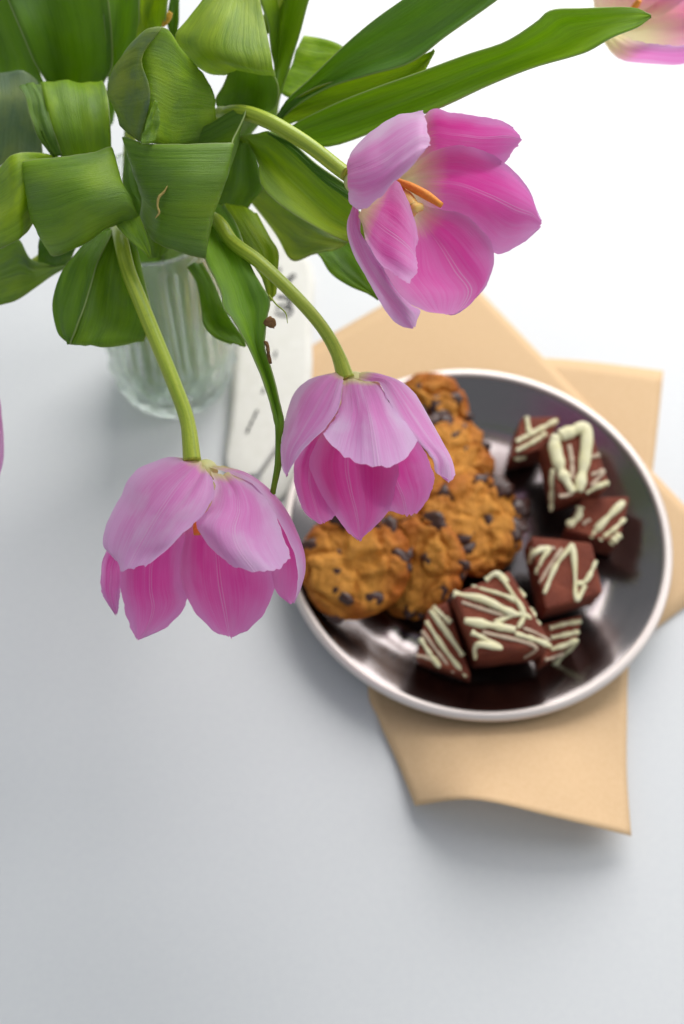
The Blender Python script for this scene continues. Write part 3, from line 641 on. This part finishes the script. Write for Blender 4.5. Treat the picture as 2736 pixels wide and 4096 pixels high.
petal(T3, PC, t0, [R3([(250, 720), (190, 790), (163, 850), (168, 905)], [1, 1.3, 1.4, 1.3]), R3([(370, 640), (300, 800), (230, 950), (205, 1020)], [.5, 1.2, 1.9, 2.2]), R3([(440, 600), (390, 850), (330, 1050), (310, 1195)], [.4, 1.2, 2.1, 2.6]),
      R3([(510, 730), (480, 920), (430, 1120), (405, 1272)], [.6, 1.4, 2.3, 2.8]), R3([(578, 940), (560, 1020), (530, 1190), (470, 1320)], [1, 1.6, 2.5, 3.0]), R3([(600, 1035), (578, 1120), (594, 1230), (530, 1354)], [1.4, 1.8, 2.5, 3.0])], 'in')
petal(T3, PC, t0, [R3([(160, 520), (150, 570), (150, 620), (160, 680)], [-.2, 0, 0, 0]), R3([(88, 420), (64, 500), (72, 610), (95, 745)], [.5, 1.0, 1.4, 1.2]), R3([(190, 283), (190, 430), (190, 600), (185, 803)], [.5, 2.2, 2.7, 2.2]),
      R3([(310, 185), (330, 360), (330, 540), (310, 722)], [.4, 2.6, 3.3, 2.9]), R3([(440, 104), (470, 270), (470, 430), (440, 592)], [.2, 2.8, 3.6, 3.5]), R3([(560, 95), (600, 200), (600, 340), (560, 482)], [.5, 2.8, 3.6, 3.7]), R3([(637, 88), (666, 210), (682, 330), (640, 354)], [1, 2.6, 3.2, 3.5])], 'out')

receptacle(T3, PC, (150, 600), 49.8, .006)
# --- tulip behind the long leaf tip, partly cut by the frame
f4 = (1.4, 1.2); T4 = tulip('pale pink and cream tulip whose cup shows behind a long leaf tip', f4)
PE = Z(2300, 0, 3.596); t0 = 58.5
stem(T4, LB, [(150, 500, 60), (400, 410, 58.5), (640, 330, 57.8), (860, 245, 57.6), (1060, 160, 57.8), (1230, 105, 58.3), (1290, 130, 58.7)], f4, (2.4, .6))
petal(T4, PE, t0, [R3([(430, 500), (480, 440), (560, 400)], [-.5, -.8, -.8]), R3([(270, 60), (700, 100), (1150, 260)], [-1.2, -2.4, -1.6]), R3([(330, -250), (900, -150), (1500, 60)], [-.8, -2.4, -1.2]), R3([(700, -560), (1250, -480), (1900, -250)], [0, -1, -.2])], 'in', vr=(0, .3))
petal(T4, PE, t0, [R3([(560, 480), (620, 500), (680, 540)], [-.8, -.9, -.8]), R3([(1000, 130), (1150, 420), (1150, 720)], [-2, -1.9, -.6]), R3([(1450, -60), (1620, 340), (1550, 760)], [-1.6, -1.6, .2]), R3([(2000, -200), (2150, 280), (2000, 700)], [0, 0, .6])], 'in', vr=(0, .3))
petal(T4, PE, t0, [R3([(640, 490), (540, 520), (440, 560), (395, 600)], [.3, .5, .3, -.2]), R3([(900, 600), (780, 700), (660, 800), (560, 835)], [2.4, 2.2, 1.4, .2]), R3([(1250, 640), (1100, 780), (960, 880), (800, 908)], [3.2, 2.8, 1.6, .2]),
      R3([(1700, 640), (1600, 800), (1480, 925), (1300, 902)], [3.4, 3, 1.8, .6]), R3([(2100, 560), (2000, 700), (1900, 800), (1800, 800)], [3.2, 2.8, 2.4, 1.6])], 'out', vr=(0, .3))
rod(T4, 'anther', 'anther', PE, [(820, 130, -.4), (880, 70, -.2), (930, 0, 0)], t0, [.0012, .0018, .0014])

# --- tulip cut by the frame edge
f5 = (-1.6, -.2); T5 = tulip('pink tulip bending away over the bare table, only its petal edge in view', f5)
PL = Z(0, 0, 1.0); t0 = 57
stem(T5, PL, [(400, 800, 60.5), (260, 960, 59.5), (90, 1090, 58.8), (-80, 1150, 58.2), (-210, 1300, 57.6), (-230, 1530, 57.2)], f5, (-2.6, -1.2))
for rows, face in [([R3([(-250, 1540), (-230, 1545), (-210, 1550)], [-.4, -.5, -.4]), R3([(-420, 1640), (-280, 1660), (-140, 1640)], [-1.6, -2.2, -1.6]), R3([(-440, 1820), (-280, 1850), (-100, 1820)], [-1.2, -1.8, -1.0]), R3([(-330, 2020), (-270, 2060), (-180, 2010)], [0, 0, 0])], 'in'),
                   ([R3([(-230, 1520), (-200, 1510), (-170, 1520)], [0, 0, -.2]), R3([(-140, 1560), (-40, 1540), (-20, 1580)], [1.6, .6, -.6]), R3([(-90, 1700), (2, 1660), (4, 1700)], [2.4, 1.0, -.6]), R3([(-70, 1840), (6, 1810), (4, 1840)], [2.6, 1.2, .2]), R3([(-60, 1940), (-20, 1930), (-15, 1940)], [2, 1.4, 1])], 'out'),
                   ([R3([(-250, 1520), (-230, 1515), (-200, 1520)], [0, .1, 0]), R3([(-340, 1600), (-230, 1610), (-120, 1590)], [1.4, 2.2, 1.6]), R3([(-400, 1720), (-230, 1740), (-80, 1700)], [2.4, 3.4, 2.4]), R3([(-330, 1860), (-230, 1900), (-100, 1850)], [3, 3.8, 3])], 'out')]:
    petal(T5, PL, t0, rows, face)

f6 = (-1.2, 1.2); T6 = tulip('tulip with broad dark upright leaves and one leaf arched over the rim, no bloom showing', f6)
stem(T6, LA, [(620, 330, 57.5), (650, 150, 56.5), (690, -40, 55.5), (720, -150, 55)], f6, (-1.0, .8))
f7 = (.2, 1.8); T7 = tulip('tulip with curled folded leaves at the heart of the bunch, no bloom showing', f7)
stem(T7, LA, [(1060, 480, 58), (1150, 250, 56.5), (1260, 30, 55.5), (1330, -120, 55)], f7, (1.4, 1.0))

# ------------------------------------------------------------------ leaves (depth in cm along the lens axis)
# far back, upright
leaf(T6, LA, [[(10, -60), (250, -60), (500, -60)], [(35, 0), (270, 0), (505, 0)], [(95, 150), (310, 160), (520, 150)], [(150, 290), (330, 300), (515, 300)], [(215, 390), (340, 400), (470, 400)], [(330, 560), (400, 570), (470, 560)]],
     G_DARK, [(55, 56.4, 55), (55.3, 56.7, 55.3), (56, 57.6, 56), (57, 58.6, 57), (58, 59.5, 58), (60, 61, 60)])
leaf(T6, LA, [[(-120, -40), (-30, -20), (62, -40)], [(-100, 0), (-20, 0), (60, 10)], [(-90, 110), (0, 120), (128, 180)], [(-60, 250), (60, 260), (172, 300)], [(-30, 360), (90, 360), (210, 390)], [(200, 520), (260, 530), (320, 520)]],
     G_DARK, [57, 57, 57.5, 58, 58.8, 61])
leaf(T6, LA, [[(460, -60), (560, -60), (672, -60)], [(470, 0), (570, 0), (668, 0)], [(485, 150), (560, 150), (640, 150)], [(500, 250), (540, 260), (580, 260)], [(500, 340), (530, 340), (560, 330)], [(480, 560), (500, 560), (520, 560)]],
     G_MID, [(55.2, 56, 55.2), (55.5, 56.2, 55.5), (56, 56.6, 56), 57, 58, 61])
leaf(T6, LA, [[(655, -60), (715, -60), (785, -60)], [(642, 0), (710, 0), (778, 0)], [(630, 70), (690, 90), (760, 90)], [(630, 160), (690, 170), (730, 160)], [(620, 330), (650, 330), (690, 330)]],
     G_YEL, [(54, 55, 54), (54, 55, 54), (54.4, 55.2, 54.4), 55.5, 58])
leaf(T6, LA, [[(785, -60), (805, -60), (832, -60)], [(780, 0), (800, 0), (820, 0)], [(768, 90), (790, 92), (818, 95)], [(780, 175), (795, 178), (812, 170)], [(780, 320), (795, 320), (810, 320)]], G_DARK, [57, 57, 57.3, 58, 60])
rod(T6, 'withered_tip', 'orange_tip', LA, [(745, 122, 0), (765, 90, .1), (784, 55, .2)], 54.7, [.0006, .0014, .0017, .0010])
leaf(T7, LB, [[(195, 128), (150, 230), (105, 330)], [(265, 140), (220, 250), (128, 345)], [(340, 170), (285, 245), (165, 350)], [(420, 230), (360, 270), (230, 350)]], G_BRIGHT, [57.5, 57, 56.6, 56.2])
leaf(T7, LB, [[(15, -70), (130, -70), (245, -70)], [(38, 0), (130, 0), (217, 0)], [(58, 80), (118, 90), (190, 120)], [(72, 180), (108, 190), (150, 225)], [(88, 265), (100, 290), (118, 325)], [(70, 420), (85, 420), (100, 420)]],
     (.075, .16, .015), [(54, 55.4, 54), (54.2, 55.6, 54.2), (54.8, 56, 54.8), (55.6, 56.4, 55.6), 57, 60])
# arching leaf, light upper face then shaded underside
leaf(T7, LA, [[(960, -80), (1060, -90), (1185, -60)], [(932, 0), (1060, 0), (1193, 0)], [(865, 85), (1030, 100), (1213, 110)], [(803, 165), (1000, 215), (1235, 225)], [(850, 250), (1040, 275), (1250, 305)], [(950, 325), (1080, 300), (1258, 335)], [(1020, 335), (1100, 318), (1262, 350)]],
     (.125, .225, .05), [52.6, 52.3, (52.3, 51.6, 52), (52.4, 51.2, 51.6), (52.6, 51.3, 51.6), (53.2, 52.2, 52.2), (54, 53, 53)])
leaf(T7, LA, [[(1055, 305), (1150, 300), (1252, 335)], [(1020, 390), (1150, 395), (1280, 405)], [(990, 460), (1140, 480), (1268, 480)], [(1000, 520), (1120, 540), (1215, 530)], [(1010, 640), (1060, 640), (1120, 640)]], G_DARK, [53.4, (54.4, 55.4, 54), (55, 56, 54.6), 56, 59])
# long leaves reaching over
leaf(T4, LB, [[(60, 520), (70, 530), (80, 540)], [(110, 392), (118, 400), (128, 412)], [(220, 290), (245, 310), (265, 318)], [(340, 170), (380, 230), (420, 268)], [(450, 75), (520, 160), (580, 223)], [(560, -5), (640, 90), (705, 130)], [(700, -110), (780, -10), (885, 2)], [(800, -170), (880, -90), (960, -60)]],
     (.045, .13, .035), [59, 55, (54, 54.4, 53.6), (52.8, 53.4, 52.4), (52.3, 53, 52), (52, 52.6, 51.6), (51.6, 52, 51.4), 51.4])
leaf(T4, LB, [[(85, 530), (90, 540), (95, 550)], [(110, 405), (118, 430), (130, 455)], [(230, 322), (250, 370), (280, 412)], [(400, 275), (410, 330), (432, 357)], [(560, 228), (560, 275), (582, 303)], [(640, 190), (640, 220), (642, 233)], [(663, 178), (662, 185), (661, 192)]], G_YEL, [59, 55.4, (54, 54.6, 54.2), (53.2, 53.8, 53.5), (52.8, 53.2, 53), 52.8, 52.7])
leaf(T4, LB, [[(60, 560), (75, 575), (90, 590)], [(130, 470), (150, 500), (180, 535)], [(290, 385), (300, 450), (312, 522)], [(450, 320), (480, 390), (522, 446)], [(600, 266), (640, 330), (682, 392)], [(780, 198), (820, 258), (862, 308)], [(920, 150), (970, 200), (1022, 243)], [(1030, 80), (1090, 145), (1160, 203)], [(1088, 36), (1160, 100), (1228, 180)], [(1200, 31), (1260, 80), (1312, 133)], [(1378, 27), (1393, 60), (1402, 98)], [(1446, 55), (1449, 57), (1447, 61)]],
     (.10, .225, .012), [59, 55, (53, 53.7, 53), (51.8, 52.6, 51.8), (51, 51.8, 51), (50.5, 51.2, 50.5), (50, 50.8, 50.2), (49.6, 50.6, 50), (49.4, 50.4, 49.9), (49.6, 50.1, 49.8), 49.9, 49.9], rip=.0005, nv=44)
# right, under the open tulip's stem
leaf(T3, LB, [[(180, 905), (210, 890), (250, 850)], [(243, 918), (285, 900), (335, 862)], [(290, 985), (335, 950), (385, 890)], [(360, 1035), (385, 1000), (412, 930)], [(430, 1065), (436, 1050), (446, 1000)], [(465, 1083), (466, 1082), (467, 1080)]], G_MID, [58, 57, 56, 55.2, 54.8, 54.6])
leaf(T3, LA, [[(1060, 800), (1080, 840), (1110, 880)], [(1150, 850), (1150, 900), (1165, 940)], [(1260, 880), (1245, 990), (1272, 1085)], [(1400, 990), (1370, 1090), (1335, 1192)], [(1500, 1050), (1470, 1115), (1430, 1168)], [(1620, 1090), (1570, 1130), (1500, 1160)]], G_GREY, [60, 58.6, 57.4, 56.4, 56, 55.8], mat='leaf_grey')
leaf(T3, LA, [[(1060, 640), (1080, 652), (1095, 665)], [(1110, 622), (1120, 640), (1135, 660)], [(1165, 618), (1175, 680), (1182, 742)], [(1245, 612), (1240, 740), (1200, 852)], [(1400, 735), (1340, 850), (1300, 952)], [(1568, 890), (1510, 1000), (1460, 1048)], [(1660, 980), (1640, 1060), (1590, 1108)], [(1740, 1050), (1720, 1110), (1680, 1140)]],
     (.11, .21, .016), [56, 54.6, (53.6, 54, 53.4), (52.8, 53.4, 52.6), (52.4, 53, 52.2), (52, 52.6, 51.8), 52, 52.2])
leaf(T3, LA, [[(1225, 608), (1235, 614), (1245, 625)], [(1330, 655), (1345, 680), (1362, 722)], [(1450, 755), (1465, 790), (1480, 832)], [(1600, 862), (1612, 890), (1625, 935)], [(1720, 960), (1730, 985), (1740, 1010)]], (.04, .13, .035), [52.8, 52.1, 51.8, 51.5, 51.5])
leaf(T7, LA, [[(1030, 640), (1110, 630), (1168, 690)], [(1030, 760), (1100, 750), (1190, 790)], [(1010, 850), (1090, 850), (1205, 860)], [(980, 950), (1060, 930), (1150, 930)], [(930, 1130), (1000, 1080), (1080, 1060)]], (.05, .13, .012), [55.4, 55.6, 55.8, 56.2, 57])
leaf(T7, LV, [[(780, -90), (900, -110), (1040, -60)], [(880, 60), (980, 20), (1110, 70)], [(1000, 210), (1080, 180), (1163, 163)], [(1080, 330), (1110, 330), (1152, 300)], [(1105, 430), (1120, 432), (1140, 390)]], G_YEL, [55, 53.8, 53.2, 53, 53])
# shaded loop and ragged hanging leaf
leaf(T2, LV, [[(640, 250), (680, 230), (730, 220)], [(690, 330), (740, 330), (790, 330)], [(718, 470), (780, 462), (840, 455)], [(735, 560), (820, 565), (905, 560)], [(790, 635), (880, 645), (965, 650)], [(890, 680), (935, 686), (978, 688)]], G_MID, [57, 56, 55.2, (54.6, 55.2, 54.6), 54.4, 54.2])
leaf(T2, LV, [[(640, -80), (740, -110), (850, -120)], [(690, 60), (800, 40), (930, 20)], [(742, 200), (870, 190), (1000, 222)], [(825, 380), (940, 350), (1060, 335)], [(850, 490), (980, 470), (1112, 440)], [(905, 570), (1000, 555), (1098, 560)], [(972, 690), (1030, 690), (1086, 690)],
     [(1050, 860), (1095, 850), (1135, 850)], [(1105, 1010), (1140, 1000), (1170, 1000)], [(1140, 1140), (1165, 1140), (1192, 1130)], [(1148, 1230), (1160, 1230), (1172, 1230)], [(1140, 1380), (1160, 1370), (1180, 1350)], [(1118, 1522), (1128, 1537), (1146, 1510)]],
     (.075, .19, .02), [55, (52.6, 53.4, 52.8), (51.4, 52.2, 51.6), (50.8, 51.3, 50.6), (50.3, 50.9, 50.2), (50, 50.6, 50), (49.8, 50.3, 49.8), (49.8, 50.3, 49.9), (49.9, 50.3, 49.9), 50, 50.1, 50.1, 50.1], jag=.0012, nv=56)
_o = loft('withered_edge', [[(1075, 560, 49.9), (1085, 540, 49.8), (1110, 520, 49.8)], [(1090, 575, 49.9), (1112, 568, 49.8), (1140, 540, 49.8)], [(1130, 580, 49.8), (1138, 585, 49.8), (1148, 570, 49.8)]], LV, M['brown'], T2, nu=10, nv=10, rip=.0002, jag=.0005)
_o = loft('withered_edge', [[(1075, 665, 49.75), (1085, 660, 49.7), (1095, 672, 49.7)], [(1092, 700, 49.75), (1098, 700, 49.7), (1104, 705, 49.7)], [(1112, 790, 49.75), (1116, 790, 49.7), (1121, 792, 49.7)]], LV, M['brown'], T2, nu=6, nv=8, rip=.0006)
V, F, uv = tube([LV.t(p, 50.2) for p in [(1105, 400), (1150, 455), (1200, 500), (1212, 560)]], [.0004, .0003, .00015], 6, 18)
mesh_obj('leaf_thread', V, F, M['stem'], T2, uv)
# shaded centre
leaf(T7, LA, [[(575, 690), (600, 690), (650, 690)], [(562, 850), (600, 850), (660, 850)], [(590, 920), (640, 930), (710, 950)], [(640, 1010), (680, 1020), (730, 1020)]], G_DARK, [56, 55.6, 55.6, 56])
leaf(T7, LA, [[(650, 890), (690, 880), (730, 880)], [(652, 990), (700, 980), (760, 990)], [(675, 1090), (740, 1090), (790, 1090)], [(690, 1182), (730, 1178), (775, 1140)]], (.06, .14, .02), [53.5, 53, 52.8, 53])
# drooping loop by the lilac tulip's stem
leaf(T1, D3, [[(1000, 500), (1080, 500), (1180, 580)], [(885, 750), (1060, 740), (1240, 680)], [(826, 900), (1050, 900), (1290, 900)], [(762, 1100), (1040, 1100), (1340, 1120)], [(722, 1260), (1030, 1280), (1368, 1285)], [(676, 1400), (1000, 1405), (1335, 1400)], [(630, 1508), (950, 1510), (1290, 1483)], [(640, 1490), (960, 1490), (1285, 1460)]],
     (.065, .155, .014), [(54, 54.2, 54), (52.7, 53.6, 53.2), (52.3, 53.2, 52.8), (52, 52.9, 52.4), (51.8, 52.6, 52), (51.8, 52.3, 51.8), (52, 52, 51.9), (53, 53, 53)])
leaf(T1, D3, [[(820, 540), (910, 520), (1030, 505)], [(665, 710), (780, 722), (905, 755)], [(555, 865), (700, 885), (848, 905)], [(492, 1080), (630, 1095), (783, 1105)], [(483, 1250), (600, 1262), (742, 1265)], [(530, 1425), (600, 1415), (694, 1402)], [(605, 1508), (620, 1514), (636, 1510)]],
     (.055, .145, .010), [54, (53.2, 53, 52.4), (53.2, 52.8, 52), (53.2, 52.6, 51.7), (53, 52.4, 51.5), (52.6, 52, 51.6), 51.9])
# back lower corner
leaf(T5, LA, [[(-80, 1120), (-80, 1270), (-80, 1430)], [(0, 1135), (0, 1270), (0, 1400)], [(85, 1095), (90, 1240), (75, 1378)], [(140, 1190), (155, 1255), (165, 1318)], [(220, 1208), (230, 1235), (240, 1265)], [(320, 1190), (325, 1200), (330, 1210)], [(430, 1080), (440, 1090), (450, 1100)]], (.085, .17, .06), [56.4, 56.2, 56.2, 56.4, 57, 58, 60], mat='leaf_grey')
leaf(T5, LA, [[(190, 1080), (270, 1080), (360, 1090)], [(175, 1130), (255, 1150), (345, 1150)], [(178, 1200), (240, 1216), (295, 1216)]], G_DARK, [56, 55.6, 55.8])
# waxy grey leaf, dark curled margin and arched leaf
leaf(T5, D1, [[(-250, 900), (-100, 700), (40, 655), (180, 640), (300, 700), (360, 770)], [(-250, 1100), (-90, 950), (60, 900), (200, 900), (300, 950), (370, 1000)], [(-250, 1350), (-90, 1250), (40, 1200), (180, 1180), (300, 1200), (380, 1240)], [(-250, 1600), (-100, 1530), (0, 1490), (170, 1375), (300, 1380), (400, 1400)]],
     (.075, .13, .22), [56.6, 56, 56.2, 56.8], mat='leaf_grey')
leaf(T6, D1, [[(520, 1300), (650, 1280), (800, 1280)], [(400, 900), (650, 880), (900, 880)], [(362, 760), (650, 748), (915, 745)], [(372, 790), (660, 790), (945, 780)], [(400, 900), (680, 900), (972, 890)], [(430, 1030), (700, 1030), (987, 1030)], [(475, 1210), (740, 1210), (998, 1210)], [(555, 1420), (770, 1420), (1002, 1420)]],
     (.095, .20, .025), [60, 57.2, 55.2, 54.2, 53.6, 53.3, 53.2, 53.6])
leaf(T6, D1, [[(175, 795), (255, 742), (362, 765)], [(230, 890), (320, 890), (408, 900)], [(268, 1060), (350, 1050), (440, 1040)], [(340, 1230), (420, 1222), (492, 1205)], [(465, 1410), (512, 1400), (558, 1392)]], (.045, .115, .02), [(53.8, 54, 54.2), (53.2, 53.4, 53.6), (53, 53.2, 53.3), 53, 53.2])
# rolled leaf in front
leaf(T5, LA, [[(-120, 850), (-110, 1000), (-100, 1190)], [(0, 768), (10, 950), (10, 1138)], [(60, 714), (75, 900), (95, 1092)], [(130, 697), (130, 850), (128, 1065)], [(200, 700), (180, 850), (160, 1000)], [(280, 720), (240, 850), (200, 960)]], (.12, .225, .03), [53.2, (52, 51.6, 51.8), (51.4, 51.2, 51.4), (51.8, 51.6, 52), 52.6, 53.5])
leaf(T5, LA, [[(140, 770), (150, 900), (170, 1030), (205, 1130)], [(106, 745), (128, 900), (172, 1060), (237, 1172)], [(200, 730), (230, 880), (280, 1050), (300, 1158)], [(310, 714), (345, 850), (390, 985), (388, 1118)], [(420, 696), (455, 830), (490, 950), (468, 1060)], [(506, 674), (545, 820), (590, 935), (535, 1035)], [(513, 705), (570, 890), (645, 1002), (560, 1035)]],
     (.075, .165, .03), [(52.4, 52.1, 52.1, 52.4), (51.5, 51.1, 51.1, 51.5), (51, 50.2, 50.2, 51), (50.7, 49.7, 49.8, 50.8), (50.7, 49.8, 49.9, 50.9), (51, 50.4, 50.4, 51), 51.2], rip=.0009, jag=.0008)
leaf(T5, LA, [[(520, 1015), (580, 985), (640, 985)], [(545, 1050), (605, 1030), (650, 1010)], [(590, 1098), (630, 1080), (672, 1070)], [(645, 1145), (665, 1135), (686, 1130)], [(687, 1183), (690, 1186), (692, 1178)]], (.085, .19, .02), [51.2, 51, 50.9, 50.9, 51], rip=.0003)
# folded leaf at the centre: front panel, turn, and tip behind
leaf(T7, LA, [[(660, 720), (690, 900), (700, 1120)], [(585, 660), (640, 850), (655, 1020)], [(569, 627), (640, 830), (690, 960), (700, 1090)], [(680, 660), (740, 830), (740, 980), (730, 1120)], [(870, 664), (870, 830), (840, 1000), (800, 1150)], [(1050, 657), (1010, 830), (960, 1000), (934, 1186)], [(1066, 640), (1040, 800), (990, 980), (950, 1150)],
     [(1131, 488), (1080, 620), (1030, 760), (980, 900)], [(930, 590), (920, 680), (900, 760), (890, 860)], [(725, 655), (730, 720), (735, 780), (740, 860)]],
     (.065, .15, .028), [54, 52.4, (51.4, 51.2, 51.2, 51.6), (50.7, 50.2, 50.2, 50.9), (50.3, 49.7, 49.8, 50.5), (50.4, 50.1, 50.2, 50.6), 50.9, 51.8, 53, 53.6], rip=.0009, jag=.0006, nu=19, nv=54)
rod(T7, 'leaf_scar', 'brown_line', LA, [(768, 852, 0), (752, 880, .03), (728, 905, .05), (722, 945, .05), (730, 975, .04), (712, 1000, 0)], 50.02, [.0002, .0005, .0006, .0004, .0005, .0002])
# upper curl: lit face and waxy underside with torn margin
leaf(T7, LA, [[(900, 300), (955, 390), (985, 500), (992, 640)], [(822, 232), (870, 350), (890, 490), (885, 670)], [(775, 150), (790, 300), (790, 490), (780, 680)], [(738, 124), (690, 260), (700, 440), (710, 660)], [(690, 160), (625, 270), (640, 430), (670, 660)]],
     (.095, .195, .03), [(52.6, 52.8, 53, 53.4), (51.4, 51.9, 52.3, 52.8), (50.7, 51.2, 51.7, 52.2), (50.2, 50.5, 50.9, 51.4), (50.7, 50.9, 51.2, 51.6)])
leaf(T7, LA, [[(748, 128), (650, 262), (690, 430), (645, 650)], [(680, 145), (610, 270), (620, 450), (635, 645)], [(600, 208), (545, 320), (545, 460), (600, 615)], [(550, 285), (508, 370), (508, 450), (555, 570)], [(580, 300), (540, 380), (540, 450), (580, 560)]],
     (.085, .145, .065), [(50.0, 50.0, 50.2, 50.8), (50.2, 50.1, 50.3, 50.8), (50.8, 50.7, 50.8, 51.2), (51.8, 51.8, 51.8, 52), (53, 53, 53, 53)], mat='leaf_grey', rip=.0007)
leaf(T7, LA, [[(714, 462), (672, 560), (648, 658)], [(721, 465), (704, 560), (682, 658)], [(727, 470), (728, 560), (712, 650)]], (.075, .17, .02), [50.2, 50.4, 50.6])
# leaves standing in the vase
for k, (a, b) in enumerate([((-.5, -1.6), 0), ((1.2, -1.0), 1), ((-1.8, .2), 2)]):
    P = []
    for j in range(6):
        z = 2.5 + j * 3.0; wd = .6 + .25 * j; q = 1 + .12 * j
        c, s = math.cos(k * 1.1), math.sin(k * 1.1)
        P.append([np.array([a[0] * q + x * wd * c, a[1] * q + x * wd * s + .25 * abs(x), z]) * .01 + VC for x in (-1, 0, 1)])
    G = cr(np.array([cr(r, 9) for r in P]), 20).reshape(-1, 3)
    t = [T1, T2, T5][k]
    o = mesh_obj('leaf', G, grid_faces(20, 9), M['leaf'], t, [(i / 8, j / 19) for j in range(20) for i in range(9)])
    o.color = (*G_MID, 1); md = o.modifiers.new('thickness', 'SOLIDIFY'); md.thickness = .0006
